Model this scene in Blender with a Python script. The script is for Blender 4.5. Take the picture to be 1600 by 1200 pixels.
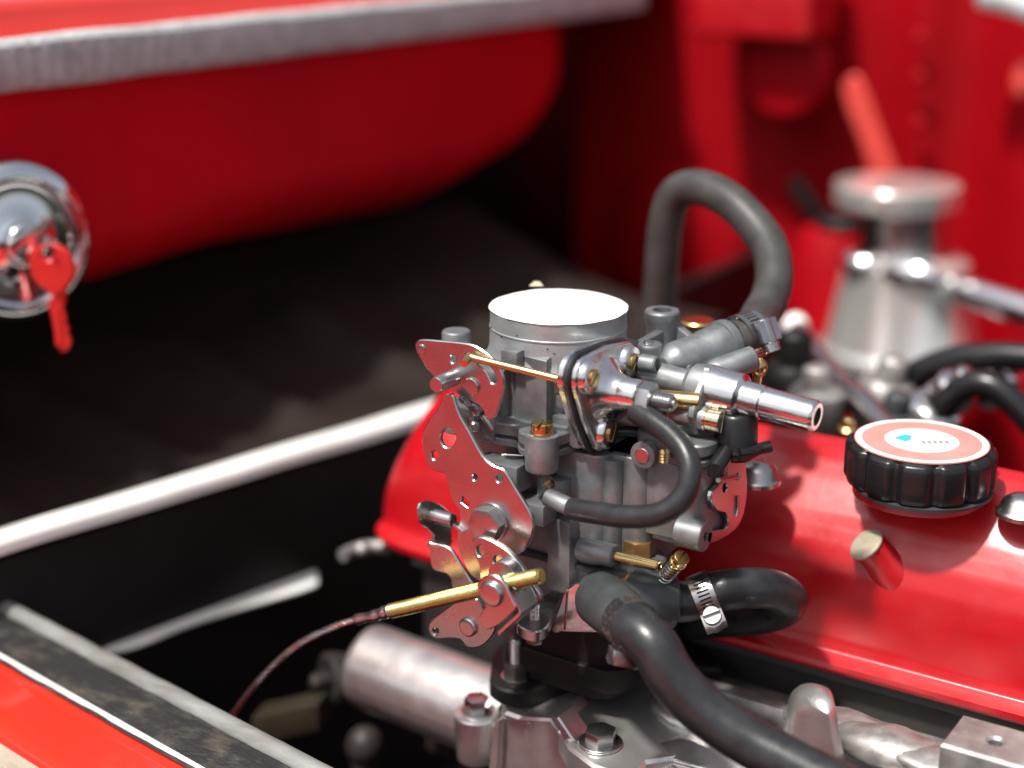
import bpy, bmesh, math, random
from mathutils import Vector, Matrix, noise
from mathutils.geometry import tessellate_polygon
random.seed(7)
for o in list(bpy.data.objects): bpy.data.objects.remove(o)
SC = bpy.context.scene
COL = SC.collection

# ------------------------------------------------------------------ camera, sky, sun, exposure
# The engine's own axes are the world axes: X along the crankshaft, Y across towards the bulkhead, Z up.
# The builders below work in millimetres with z = 0 at the top of the carburettor's air horn.
MM = 0.001
YAW, PITCH, FPX = math.radians(33), math.radians(17.5), 2462.0
H = Vector((-math.sin(YAW), math.cos(YAW), 0)); RT = Vector((math.cos(YAW), math.sin(YAW), 0)); ZZ = Vector((0, 0, 1))
FW = H * math.cos(PITCH) - ZZ * math.sin(PITCH); UP = H * math.sin(PITCH) + ZZ * math.cos(PITCH)
def ray(px, py): return FW + RT * ((px - 800) / FPX) + UP * ((600 - py) / FPX)
CAM = -740 * ray(871, 473)
cam_d = bpy.data.cameras.new('camera'); cam = bpy.data.objects.new('camera', cam_d); COL.objects.link(cam)
cam.matrix_world = Matrix.Translation(CAM * MM) @ Matrix((RT, UP, -FW)).transposed().to_4x4()
cam_d.sensor_width = 36; cam_d.lens = 36 * FPX / 1600
cam_d.clip_start = 0.01; cam_d.clip_end = 200
cam_d.dof.use_dof = True; cam_d.dof.focus_distance = 0.712; cam_d.dof.aperture_fstop = 2.8
SC.camera = cam
SUN_DIR = Vector((0.12, 0.44, -0.89)).normalized()          # the way the light travels
el = math.asin(-SUN_DIR.z); az = math.atan2(-SUN_DIR.x, -SUN_DIR.y)
wd = bpy.data.worlds.new('World'); SC.world = wd; wd.use_nodes = True
nt = wd.node_tree; nt.nodes.clear()
sky = nt.nodes.new('ShaderNodeTexSky'); sky.sky_type = 'NISHITA'; sky.sun_disc = False
sky.sun_elevation = el; sky.sun_rotation = az; sky.dust_density = 4.0; sky.ozone_density = 1.0
hs = nt.nodes.new('ShaderNodeHueSaturation'); hs.inputs['Saturation'].default_value = 0.45
bg = nt.nodes.new('ShaderNodeBackground'); bg.inputs['Strength'].default_value = 0.10
wo = nt.nodes.new('ShaderNodeOutputWorld')
nt.links.new(sky.outputs[0], hs.inputs['Color']); nt.links.new(hs.outputs[0], bg.inputs[0]); nt.links.new(bg.outputs[0], wo.inputs[0])
sl = bpy.data.lights.new('sun', 'SUN'); sl.energy = 3.6; sl.angle = math.radians(4); sl.color = (1, .96, .9)
so = bpy.data.objects.new('sun', sl); COL.objects.link(so); so.rotation_euler = SUN_DIR.to_track_quat('-Z', 'Y').to_euler()
SC.view_settings.view_transform = 'Standard'; SC.view_settings.look = 'None'; SC.view_settings.gamma = 1
SC.view_settings.use_curve_mapping = False; SC.view_settings.exposure = 0.55

# ------------------------------------------------------------------ helpers: points on real planes
V = Vector
def onX(p, v): q = ray(*p); return CAM + q * ((v - CAM.x) / q.x)
def onY(p, v): q = ray(*p); return CAM + q * ((v - CAM.y) / q.y)
def onZ(p, v): q = ray(*p); return CAM + q * ((v - CAM.z) / q.z)
def zoomed(x0, y0, s): return lambda x, y: (x0 + x / s, y0 + y / s)
R1 = zoomed(620, 420, 5.333); R2 = zoomed(860, 420, 3.636); R3 = zoomed(620, 620, 5.333); R4 = zoomed(860, 640, 4.444)
R5 = zoomed(560, 800, 4.706); R6 = zoomed(860, 840, 3.636); R7 = zoomed(500, 940, 3.2); R8 = zoomed(1000, 1000, 2.667)
R9 = zoomed(780, 560, 7.5); R10 = zoomed(940, 460, 5.714)

# ------------------------------------------------------------------ helpers: geometry as (verts, faces) in mm
def basis(a):
    a = V(a).normalized(); t = V((0, 0, 1)) if abs(a.z) < .9 else V((1, 0, 0))
    e1 = a.cross(t).normalized(); return a, e1, a.cross(e1)
def lathe(p, axis, prof, n=28, rot=0):
    a, e1, e2 = basis(axis); p = V(p); vs = []; fs = []
    for t, r in prof:
        for k in range(n):
            th = 2 * math.pi * k / n + rot; vs.append(p + a * t + (e1 * math.cos(th) + e2 * math.sin(th)) * max(r, 1e-3))
    m = len(prof)
    for i in range(m - 1):
        for k in range(n):
            k2 = (k + 1) % n; fs.append((i*n+k, i*n+k2, (i+1)*n+k2, (i+1)*n+k))
    fs.append(tuple(range(n - 1, -1, -1))); fs.append(tuple((m-1)*n + k for k in range(n)))
    return vs, fs
def ring(p, axis, prof, n=28):                                # closed profile turned round an axis: no caps
    a, e1, e2 = basis(axis); p = V(p); vs = []; fs = []; m = len(prof)
    for t, r in prof:
        for k in range(n):
            th = 2 * math.pi * k / n; vs.append(p + a * t + (e1 * math.cos(th) + e2 * math.sin(th)) * r)
    for i in range(m):
        j = (i + 1) % m
        for k in range(n):
            k2 = (k + 1) % n; fs.append((i*n+k, i*n+k2, j*n+k2, j*n+k))
    return vs, fs
def cyl(p0, p1, r0, r1=None, n=28):
    p0 = V(p0); p1 = V(p1); return lathe(p0, p1 - p0, [(0, r0), ((p1 - p0).length, r0 if r1 is None else r1)], n)
def pipe(p0, p1, r, ri, depth=8, n=28):                       # cylinder with a bored end at p1
    p0 = V(p0); p1 = V(p1); L = (p1 - p0).length
    return lathe(p0, p1 - p0, [(0, r), (L - .5, r), (L, r - .5), (L, ri), (L - depth, ri)], n)
def hexa(p0, p1, r, rot=0):
    p0 = V(p0); p1 = V(p1); return lathe(p0, p1 - p0, [(0, r), ((p1 - p0).length, r)], 6, rot)
def thread(p0, p1, r, pitch=1.0, d=.35, n=20):
    p0 = V(p0); p1 = V(p1); L = (p1 - p0).length; pr = []; t = 0
    while t < L - pitch:
        pr += [(t, r - d), (t + pitch * .5, r)]; t += pitch
    pr += [(L - pitch * .4, r - d), (L, r - 2 * d)]
    return lathe(p0, p1 - p0, pr, n)
def crom(pts, n=6, closed=False):
    pts = [V(p) for p in pts]; N = len(pts); out = []
    for i in range(N if closed else N - 1):
        if closed: a, b, c, d = pts[i-1], pts[i], pts[(i+1) % N], pts[(i+2) % N]
        else: a, b, c, d = pts[max(i-1, 0)], pts[i], pts[i+1], pts[min(i+2, N-1)]
        for k in range(n):
            t = k / n
            out.append(.5 * ((2*b) + (c-a)*t + (2*a-5*b+4*c-d)*t*t + (3*b-a-3*c+d)*t**3))
    if not closed: out.append(pts[-1])
    return out
def tube(path, r, n=16, rr=None):
    path = [V(p) for p in path]; N = len(path); vs = []; fs = []; e = None
    for i, p in enumerate(path):
        t = (path[min(i+1, N-1)] - path[max(i-1, 0)]).normalized()
        if e is None: e = basis(t)[1]
        e = (e - t * e.dot(t)).normalized(); b = t.cross(e); q = rr(i / (N - 1)) if rr else r
        for k in range(n):
            th = 2 * math.pi * k / n; vs.append(p + (e * math.cos(th) + b * math.sin(th)) * q)
    for i in range(N - 1):
        for k in range(n):
            k2 = (k + 1) % n; fs.append((i*n+k, i*n+k2, (i+1)*n+k2, (i+1)*n+k))
    fs.append(tuple(range(n-1, -1, -1))); fs.append(tuple((N-1)*n + k for k in range(n)))
    return vs, fs
def spring(p0, p1, R, r, turns):
    p0 = V(p0); p1 = V(p1); a, e1, e2 = basis(p1 - p0); L = (p1 - p0).length; m = int(turns * 12)
    return tube([p0 + a * (L*i/m) + (e1 * math.cos(2*math.pi*i/12) + e2 * math.sin(2*math.pi*i/12)) * R for i in range(m + 1)], r, 6)
def box(x0, x1, y0, y1, z0, z1):
    vs = [V((x, y, z)) for z in (z0, z1) for y in (y0, y1) for x in (x0, x1)]
    return vs, [(0,2,3,1), (4,5,7,6), (0,1,5,4), (2,6,7,3), (0,4,6,2), (1,3,7,5)]
def obox(c, ax, ay, az, hx, hy, hz):                           # box on its own axes
    c = V(c); ax, ay, az = V(ax).normalized(), V(ay).normalized(), V(az).normalized()
    vs, fs = box(-hx, hx, -hy, hy, -hz, hz)
    return [c + ax*v.x + ay*v.y + az*v.z for v in vs], fs
def ell(c, rx, ry, rz, n=20, m=12):
    vs = []; fs = []; c = V(c)
    for i in range(m + 1):
        ph = math.pi * (i / m) ; rr = max(math.sin(ph), 1e-3)
        for k in range(n):
            th = 2*math.pi*k/n; vs.append(c + V((rx*rr*math.cos(th), ry*rr*math.sin(th), -rz*math.cos(ph))))
    for i in range(m):
        for k in range(n):
            k2 = (k+1) % n; fs.append((i*n+k, i*n+k2, (i+1)*n+k2, (i+1)*n+k))
    return vs, fs
def circ(c, nrm, r, n=18, up=None, ry=None):
    a, e1, e2 = basis(nrm); return [V(c) + e1*r*math.cos(2*math.pi*k/n) + e2*(ry or r)*math.sin(2*math.pi*k/n) for k in range(n)]
def plate(outer, vec, holes=(), b=.35):
    """sheet-metal piece: outline on its front plane, vec = from front to back; chamfered rims, real holes"""
    vec = V(vec); nv = -vec.normalized()
    def area_n(l):
        s = V((0, 0, 0))
        for i in range(len(l)): s += l[i-1].cross(l[i])
        return s.dot(nv)
    outer = [V(p) for p in outer]
    if area_n(outer) < 0: outer = outer[::-1]
    hs_ = []
    for h in holes:
        h = [V(p) for p in h]
        if area_n(h) > 0: h = h[::-1]
        hs_.append(h)
    loops = [outer] + hs_; vs = []; fs = []; caps = []
    def off(l, d):
        o = []; N = len(l)
        for i in range(N):
            t = (l[(i+1) % N] - l[i-1]); t = t.normalized() if t.length > 1e-6 else V((1,0,0)); o.append(l[i] + nv.cross(t) * d)
        return o
    T = vec.length
    for l in loops:
        N = len(l); s = len(vs); bb = min(b, T * .3)
        r0 = off(l, bb); r1 = [p + vec.normalized()*bb for p in l]; r2 = [p + vec.normalized()*(T-bb) for p in l]; r3 = [p + vec for p in r0]
        vs += r0 + r1 + r2 + r3
        for j in range(3):
            for k in range(N):
                k2 = (k+1) % N; fs.append((s+j*N+k, s+(j+1)*N+k, s+(j+1)*N+k2, s+j*N+k2))
        caps.append((s, N))
    idx = [s + k for s, N in caps for k in range(N)]
    tri = tessellate_polygon([[vs[s+k] for k in range(N)] for s, N in caps])
    N0 = {}; c = 0
    for s, N in caps:
        for k in range(N): N0[c] = (s + k, s + 3*N + k); c += 1
    for t in tri:
        f = [N0[i][0] for i in t]; n = (vs[f[1]]-vs[f[0]]).cross(vs[f[2]]-vs[f[0]])
        if n.dot(nv) < 0: f = f[::-1]
        fs.append(tuple(f)); g = [N0[i][1] for i in t]
        n = (vs[g[1]]-vs[g[0]]).cross(vs[g[2]]-vs[g[0]])
        if n.dot(nv) > 0: g = g[::-1]
        fs.append(tuple(g))
    return vs, fs
def prism(poly, vec):                                          # solid with an outline: convex or not
    return plate(poly, vec, (), .01)
def slotted(c, axis, r, h, ang=0, w=1.2):
    """cheese-head screw: base disc and two half discs with the slot between them; c = centre of the base"""
    a, e1, e2 = basis(axis); c = V(c); out = [lathe(c, a, [(0, r * 1.12), (h * .12, r * 1.12), (h * .14, r), (h * .55, r)], 24)]
    d1 = e1 * math.cos(ang) + e2 * math.sin(ang); d2 = a.cross(d1)
    for s in (1, -1):
        th0 = math.asin(min(w * .5 / r, .9)); pts = []
        for k in range(21):
            th = th0 + (math.pi - 2 * th0) * k / 20; pts.append(c + a * h + (d1 * math.cos(th) + d2 * math.sin(th) * s) * r)
        out.append(plate(pts, -a * h * .46, (), .25))
    return out
def dome(c, axis, r, h, n=28):
    return lathe(c, axis, [(h * math.sin(t * math.pi / 16), r * math.cos(t * math.pi / 16)) for t in range(8)] + [(h, .05)], n)
def grid(fn, nu, nv):
    vs = [fn(i / nu, j / nv) for i in range(nu + 1) for j in range(nv + 1)]; w = nv + 1
    return vs, [(i*w+j, (i+1)*w+j, (i+1)*w+j+1, i*w+j+1) for i in range(nu) for j in range(nv)]

# ------------------------------------------------------------------ helpers: objects
WORLD_AT = {}
def mk(name, parent, m, *geo, bevel=0.0, seg=2, smooth=35, kind=None, label=None):
    """joins the pieces of ONE thing or part into one mesh object; its origin sits in the middle of it"""
    bm = bmesh.new(); pieces = []
    for g in geo: pieces += g if isinstance(g, list) else [g]
    for vs, fs in pieces:
        b = [bm.verts.new(v) for v in vs]
        for f in fs:
            try: bm.faces.new([b[i] for i in f])
            except ValueError: pass
    bmesh.ops.recalc_face_normals(bm, faces=bm.faces)
    if bevel > 0:
        es = [e for e in bm.edges if len(e.link_faces) == 2 and e.calc_face_angle(0) > math.radians(38)]
        bmesh.ops.bevel(bm, geom=es, offset=bevel, segments=seg, profile=.6, affect='EDGES', clamp_overlap=True)
    lo = [min(v.co[i] for v in bm.verts) for i in range(3)]; hi = [max(v.co[i] for v in bm.verts) for i in range(3)]
    c = V([(a + b) / 2 for a, b in zip(lo, hi)])
    for v in bm.verts: v.co = (v.co - c) * MM
    me = bpy.data.meshes.new(name); bm.to_mesh(me); bm.free()
    for p in me.polygons: p.use_smooth = True
    me.set_sharp_from_angle(angle=math.radians(smooth))
    me.materials.append(m)
    o = bpy.data.objects.new(name, me); COL.objects.link(o); WORLD_AT[o.name] = c
    if parent: o.parent = parent; o.location = (c - WORLD_AT[parent.name]) * MM
    else: o.location = c * MM
    if kind: o['kind'] = kind
    if label: o['label'] = label
    return o
def thing(name, label, cat, at, group=None):
    o = bpy.data.objects.new(name, None); COL.objects.link(o); o.empty_display_size = .02
    o.location = V(at) * MM; WORLD_AT[o.name] = V(at); o['label'] = label; o['category'] = cat
    if group: o['group'] = group
    return o
def tag(o, label, cat, group=None):
    o['label'] = label; o['category'] = cat
    if group: o['group'] = group
    return o

# ------------------------------------------------------------------ materials
MATS = {}
def mat(name, col, metal=0, rough=.5, coat=0, crough=.05, var=0.0, vscale=60, bump=0.0, bscale=900, rvar=0.0, spec=.5, col2=None, stretch=None, detail=4):
    m = bpy.data.materials.new(name); m.use_nodes = True; t = m.node_tree; p = t.nodes['Principled BSDF']
    p.inputs['Base Color'].default_value = (*col, 1); p.inputs['Metallic'].default_value = metal; p.inputs['Roughness'].default_value = rough
    p.inputs['Coat Weight'].default_value = coat; p.inputs['Coat Roughness'].default_value = crough; p.inputs['Specular IOR Level'].default_value = spec
    tc = t.nodes.new('ShaderNodeTexCoord'); mp = t.nodes.new('ShaderNodeMapping'); t.links.new(tc.outputs['Object'], mp.inputs[0])
    if stretch: mp.inputs['Scale'].default_value = stretch
    if var or col2:
        n = t.nodes.new('ShaderNodeTexNoise'); n.inputs['Scale'].default_value = vscale; n.inputs['Detail'].default_value = detail; n.inputs['Roughness'].default_value = .6
        r = t.nodes.new('ShaderNodeValToRGB'); r.color_ramp.elements[0].position = .32; r.color_ramp.elements[1].position = .68
        c2 = col2 or tuple(min(1, c * (1 + var)) for c in col); c1 = col if col2 else tuple(c * (1 - var) for c in col)
        r.color_ramp.elements[0].color = (*c1, 1); r.color_ramp.elements[1].color = (*c2, 1)
        t.links.new(mp.outputs[0], n.inputs['Vector']); t.links.new(n.outputs[0], r.inputs[0]); t.links.new(r.outputs[0], p.inputs['Base Color'])
    if rvar:
        n2 = t.nodes.new('ShaderNodeTexNoise'); n2.inputs['Scale'].default_value = vscale * 2.3; n2.inputs['Detail'].default_value = 5
        mr = t.nodes.new('ShaderNodeMapRange'); mr.inputs[3].default_value = max(.02, rough - rvar); mr.inputs[4].default_value = rough + rvar
        mr.inputs[1].default_value = .3; mr.inputs[2].default_value = .7
        t.links.new(mp.outputs[0], n2.inputs['Vector']); t.links.new(n2.outputs[0], mr.inputs[0]); t.links.new(mr.outputs[0], p.inputs['Roughness'])
    if bump:
        n3 = t.nodes.new('ShaderNodeTexNoise'); n3.inputs['Scale'].default_value = bscale; n3.inputs['Detail'].default_value = 4
        b = t.nodes.new('ShaderNodeBump'); b.inputs['Strength'].default_value = bump; b.inputs['Distance'].default_value = .0008
        t.links.new(mp.outputs[0], n3.inputs['Vector']); t.links.new(n3.outputs[0], b.inputs['Height']); t.links.new(b.outputs[0], p.inputs['Normal'])
    MATS[name] = m; return m
zinc = mat('cast_zinc', (.225, .236, .243), .66, .48, var=.30, vscale=70, bump=.12, bscale=1700, rvar=.08, detail=8)
horn = mat('air_horn_zinc', (.33, .35, .36), .45, .45, var=.18, vscale=45, bump=.07, bscale=1100, rvar=.1, stretch=(1, 1, 2.2))
steel = mat('plated_steel', (.50, .485, .48), 1, .28, var=.10, vscale=40, bump=.03, bscale=2500, rvar=.02)
bright = mat('polished_casting', (.78, .77, .76), 1, .21, var=.06, vscale=90, bump=.12, bscale=350, rvar=.04)
alloy = mat('cast_aluminium', (.70, .68, .655), .86, .32, var=.18, vscale=30, bump=.20, bscale=520, rvar=.05)
rough_al = mat('rough_aluminium', (.36, .345, .33), .7, .52, var=.35, vscale=60, bump=.16, bscale=500, rvar=.1)
chrome = mat('chrome', (.86, .86, .87), 1, .05, rvar=.03)
brass = mat('brass', (.62, .45, .20), 1, .26, var=.12, vscale=90, rvar=.02)
gold = mat('yellow_zinc', (.58, .47, .17), 1, .32, var=.18, vscale=120, rvar=.08)
bronze = mat('bronze', (.50, .28, .12), .9, .38, var=.15, vscale=120)
rubber = mat('black_rubber', (.022, .023, .025), 0, .34, var=.35, vscale=80, bump=.10, bscale=700, rvar=.1, spec=.45)
rubber_d = mat('dull_rubber', (.045, .043, .040), 0, .45, var=.3, vscale=80, bump=.12, bscale=900, rvar=.08)
plastic = mat('black_plastic', (.010, .010, .011), 0, .30, bump=.05, bscale=900)
tee_m = mat('grey_plastic', (.05, .055, .058), .1, .40, var=.2, vscale=90, bump=.1, bscale=800, rvar=.08)
phen = mat('black_insulator', (.011, .009, .009), 0, .55, bump=.15, bscale=700, spec=.25)
gask = mat('gasket_paper', (.035, .035, .035), 0, .7)
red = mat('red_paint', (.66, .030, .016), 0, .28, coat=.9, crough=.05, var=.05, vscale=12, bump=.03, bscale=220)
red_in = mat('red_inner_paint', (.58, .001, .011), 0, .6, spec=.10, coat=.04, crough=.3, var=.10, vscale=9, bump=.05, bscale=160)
red_bulk_shade = mat('red_paint_bulkhead_shade', (.32, .0006, .005), 0, .6, spec=.12, coat=.05, crough=.3, var=.12, vscale=7, bump=.05, bscale=100)  # same paint as the inner wing, darkened for the bulkhead's shade
red_cover = mat('red_cover_paint', (.46, .004, .009), 0, .38, spec=.6, coat=.35, crough=.22, var=.10, vscale=30, bump=.09, bscale=240, rvar=.10)
red_key = mat('red_plastic', (.62, .025, .02), 0, .4, var=.08, vscale=60)
black = mat('black_paint', (.006, .006, .006), 0, .5, spec=.3, var=.3, vscale=20, bump=.06, bscale=120)
brown = mat('dusty_black', (.019, .0125, .0095), 0, .7, spec=.2, var=.3, vscale=9, bump=.2, bscale=60)
pale = mat('pale_paint_and_glare', (.84, .84, .80), 0, .38, var=.08, vscale=25)  # plain pale paint; also painted glare on rail, bracket and fender fold
paper = mat('white_paper', (.84, .84, .82), 0, .6, var=.05, vscale=35, bump=.15, bscale=60)
cream = mat('cream_tape', (.62, .52, .34), 0, .6, var=.12, vscale=200)
seal_m = mat('grey_rubber_seal', (.48, .50, .50), 0, .48, var=.22, vscale=70, bump=.35, bscale=260, rvar=.1)
seal_w = mat('worn_black_seal', (.018, .017, .018), 0, .5, col2=(.085, .076, .058), vscale=75, bump=.8, bscale=420, stretch=(.7, 1.3, 1.3), detail=10)
seal_w.node_tree.nodes['Color Ramp'].color_ramp.elements[0].position = .5; seal_w.node_tree.nodes['Color Ramp'].color_ramp.elements[1].position = .74
seal_t = mat('worn_grey_lip', (.26, .27, .26), 0, .55, col2=(.13, .125, .11), vscale=60, bump=.6, bscale=300, stretch=(.4, 1.5, 1.5), detail=8)
satin = mat('satin_aluminium', (.92, .90, .85), .75, .17, rvar=.03)
olive = mat('shaded_olive', (.03, .024, .013), .2, .55, var=.3, vscale=60)  # olive darkened to stand for the shade low in the bay
grime_shade = mat('grimy_shaded_iron', (.035, .03, .028), .3, .55, var=.3, vscale=50, bump=.2, bscale=300)  # dark iron: grime on the head, painted shade on the low clutter
red_dull = mat('red_unseen_deck_paint', (.42, .008, .010), 0, .6, spec=.12, var=.05, vscale=8)
pale_brass = mat('pale_brass', (.74, .64, .46), 1, .22, var=.06, vscale=120)
putty = mat('putty_tape', (.34, .30, .22), 0, .65, var=.15, vscale=200)
beige = mat('beige_trim', (.46, .40, .31), 0, .5, var=.2, vscale=30)
sticker = mat('pink_sticker', (.62, .25, .22), 0, .5, var=.12, vscale=80)
pink_pale = mat('pale_pink_print', (.74, .56, .53), 0, .5, var=.12, vscale=150)
cyan = mat('blue_print', (.04, .42, .62), 0, .5); grey_print = mat('grey_print', (.22, .22, .24), 0, .5)
peach = mat('light_red_paint', (.66, .065, .05), 0, .4, var=.05, vscale=30)

XA, YA, ZA = V((1, 0, 0)), V((0, 1, 0)), V((0, 0, 1))
YF = -1 * YA                                                     # towards the viewer across the engine

# ================================================================== THE CAR'S BODY ROUND THE ENGINE BAY
body = thing('car_body', 'red painted car bodywork round the open engine bay, with grey rubber seals', 'car body', (-340, 200, -420))
def sstep(a, b, x): t = max(0, min(1, (x - a) / (b - a))); return t * t * (3 - 2 * t)
def lerp_tab(tab, x):
    for (a, b), (c, d) in zip(tab, tab[1:]):
        if x <= c: return b + (d - b) * max(0, (x - a) / (c - a))
    return tab[-1][1]
# inner wing panel on the far left, rolled under at its lower edge and at its far end
ZB = [(-300, -74), (22, -62), (186, -56), (427, -66), (520, -46), (590, 0), (640, 62), (690, 90)]
def panel(u, v):
    y = -320 + 1000 * u; zb = lerp_tab(ZB, y); z = 92 + (zb - 92) * v
    roll = 70 * (1 - math.sqrt(max(0, 1 - sstep(.55, 1, v) ** 2))) + 80 * sstep(480, 700, y) ** 2
    press = 5 * math.exp(-((y - 60) / 14) ** 2) * sstep(0, .2, v) + 4 * math.exp(-((y - 150) / 9) ** 2 - ((z + 20) / 12) ** 2)
    wave = 3.0 * noise.noise(V((y * .006, z * .008, 3)))
    return V((-340 - roll - press + wave, y, z))
def panel_back(u, v): p = panel(u, v); return p + V((-4, 0, 0))
mk('inner_wing', body, red_in, grid(panel, 90, 30), grid(panel_back, 60, 12), smooth=60)
# the fender top beyond it, folded along its edge
def ftop(u, v):
    y = -325 + 1105 * u; prof = [(-338, 100), (-344, 108), (-347, 112), (-350, 117), (-354, 121), (-361, 123), (-380, 124), (-430, 126), (-500, 127), (-600, 118), (-640, 90), (-650, 30)]
    k = v * (len(prof) - 1); i = min(int(k), len(prof) - 2); f = k - i
    x = prof[i][0] * (1 - f) + prof[i+1][0] * f; z = prof[i][1] * (1 - f) + prof[i+1][1] * f
    return V((x, y, z + 4))
mk('far_fender', body, red, grid(ftop, 30, 44), smooth=50)
# the grey seal along the far edge, with the ribs of its lip
def fseal(u, v):
    y = -325 + 1015 * u; a = 2 * math.pi * v; rib = (0.45 + .4 * noise.noise(V((y * .03, 8, 0)))) * math.sin(y * .55 + 2 * noise.noise(V((y * .02, 0, 3)))) * (1 - sstep(150, 330, y)) * (1 if math.cos(a) > -.2 else .3)
    w, h = 8 + rib, 15 + .8 * noise.noise(V((y * .02, 0, 0)))
    c, s = math.cos(a), math.sin(a)
    return V((-336 + w * math.copysign(abs(c) ** .6, c), y, 93 + h * math.copysign(abs(s) ** .6, s)))
mk('far_seal', body, seal_m, grid(fseal, 420, 20), smooth=60)
mk('seal_wire', body, seal_m, tube([V((-330, y, 103.5 + .6 * math.sin(y * .05))) for y in range(-320, 690, 20)], 1.6, 8))
# recess below the inner wing, black and dusty, with pressed ribs
def recess(u, v):
    y = -320 + 860 * u; x = -285 + .21 * (y + 102) * .9 - 260 * v; z = -152 + 70 * v ** 2 + 14 * max(0, math.sin(y * .055)) ** 2 * sstep(.05, .2, v) * (1 - sstep(.6, .8, v)) + 5 * noise.noise(V((x * .012, y * .012, 5)))
    return V((x, y, z))
mk('recess_tray', body, brown, grid(recess, 70, 40), smooth=60)
mk('recess_wall', body, black, box(-560, -550, -330, 1070, -260, 84))
mk('recess_end', body, red_in, box(-549, -300, 1060, 1075, -260, 150))
# flange along the top of the inner black wall; glare on it painted pale
p0, p1 = onZ((0, 840), -150), onZ((690, 632), -150); dr = (p1 - p0).normalized(); nr = V((dr.y, -dr.x, 0))
A, B = p0 - dr * 240, p1 + dr * 120; Lr = (B - A).length
def railsec(u, v):
    prof = [(-9, -6), (-9.5, -2), (-8, 1.5), (-4, 3), (3, 3), (7, 2), (9, 0), (9.5, -6), (8, -7), (-8, -7), (-9, -6)]
    k = v * (len(prof) - 1); i = min(int(k), len(prof) - 2); f = k - i
    a = prof[i][0] * (1-f) + prof[i+1][0] * f; z = prof[i][1] * (1-f) + prof[i+1][1] * f
    return A + dr * (Lr * u) + nr * a + ZA * (z + 1.2 * noise.noise(V((u * 9, 0, 2))))
mk('inner_rail', body, pale, grid(railsec, 60, 30), smooth=50)
mk('inner_wall', body, black, obox((A + B) / 2 + V((0, 0, -147)) - nr * 3, dr, nr, ZA, Lr / 2, 4, 135), bevel=2)
# short bracket below it, curved and tapered, its glare painted pale
bk = [onZ(q, -236) for q in [(158, 1006), (205, 978), (290, 944), (390, 913), (484, 889), (496, 904), (484, 916), (390, 944), (300, 972), (225, 1003), (175, 1016)]]
mk('bracket', body, pale, plate(crom(bk, 4, True), V((0, 0, -3)), b=1))
mk('bay_floor', body, black, box(-600, 700, -330, 800, -440, -430))
mk('rear_inner_wall', body, black, box(-230, -218, 330, 770, -430, -140))
# bulkhead
def bulk(u, v):
    x = -540 + 1300 * u; z = 300 - 640 * v
    y = 770 - 16 * math.exp(-((x + 92) / 20) ** 2) + 10 * sstep(-280, -200, x) * (1 - sstep(-60, -20, x)) + 4 * noise.noise(V((x * .006, z * .006, 1))) - 26 * sstep(-40, 20, x) + 200 * (1 - sstep(-520, -440, x)) ** 1.5
    return V((x, y, z))
mk('bulkhead', body, red_bulk_shade, grid(bulk, 120, 40), smooth=60)
for py in (60, 122, 195):
    c = onY((1436, py), 752); mk('rivet', body, red_bulk_shade, dome(c, YF, 7, 3))
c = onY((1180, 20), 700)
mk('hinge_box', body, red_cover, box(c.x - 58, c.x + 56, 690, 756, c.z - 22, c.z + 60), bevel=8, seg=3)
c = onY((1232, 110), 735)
mk('dust_plug', body, red_bulk_shade, lathe(c, YF, [(0, 44), (8, 44), (14, 38), (16, 20), (16, 1)], 32))
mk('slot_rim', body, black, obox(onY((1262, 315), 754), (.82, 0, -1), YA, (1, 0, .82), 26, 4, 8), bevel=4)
mk('panel_press', body, red_bulk_shade, lathe(onY((1060, 380), 762), YF, [(0, 75), (8, 70), (13, 55), (13, 1)], 40))
c = onY((1590, 5), 700); mk('corner_seal', body, seal_m, tube([c + V((-30, 0, 6)), c + V((0, 0, 0)), c + V((40, 0, -14)), c + V((120, 0, -40))], 11, 12))
mk('hinge_pad', body, peach, ell(onY((1598, 125), 720), 9, 6, 16))

# the near edge of the bay: inner wall, worn seal, folded red fender with a ribbed moulding
e0, e1 = onZ((0, 935), -190), onZ((490, 1190), -190); de = (e1 - e0).normalized(); ne = V((de.y, -de.x, 0))     # ne points out of the bay
if ne.y > 0: ne = -ne
TR = (onZ((120, 1092), -196) - e0).dot(ne)
EA, EB = e0 - de * 1000, e0 + de * 760; LE = (EB - EA).length
def near_sheet(prof, seg=40, warp=0.0):
    def fn(u, v):
        k = v * (len(prof) - 1); i = min(int(k), len(prof) - 2); f = k - i
        t = prof[i][0] * (1-f) + prof[i+1][0] * f; z = prof[i][1] * (1-f) + prof[i+1][1] * f
        w = warp * noise.noise(V((u * 90, t * .08, 7))) if warp else 0
        return EA + de * (LE * u) + ne * t + ZA * (z + w)
    return grid(fn, seg, (len(prof) - 1) * 3)
mk('near_inner_wall', body, red_in, near_sheet([(3, -3), (2, -30), (-6, -60), (-14, -140), (-14, -270)], 30), smooth=60)
mk('near_seal', body, seal_w, near_sheet([(5, -10), (6.5, -4), (8, -1.5), (14, -1), (24, -2.5), (36, -5), (TR-5, -7), (TR-2, -9), (TR-2, -14), (5, -14), (5, -10)], 240, .9), smooth=60)
mk('near_seal_lip', body, seal_t, tube([EA + de * (LE * i / 240) + ne * 3 + ZA * (-2.2 + .5 * noise.noise(V((i * .35, 1, 0)))) for i in range(241)], 0, 14,
   rr=lambda t: 5.2 + .35 * noise.noise(V((t * 140, 0, 9)))), smooth=60)
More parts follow.
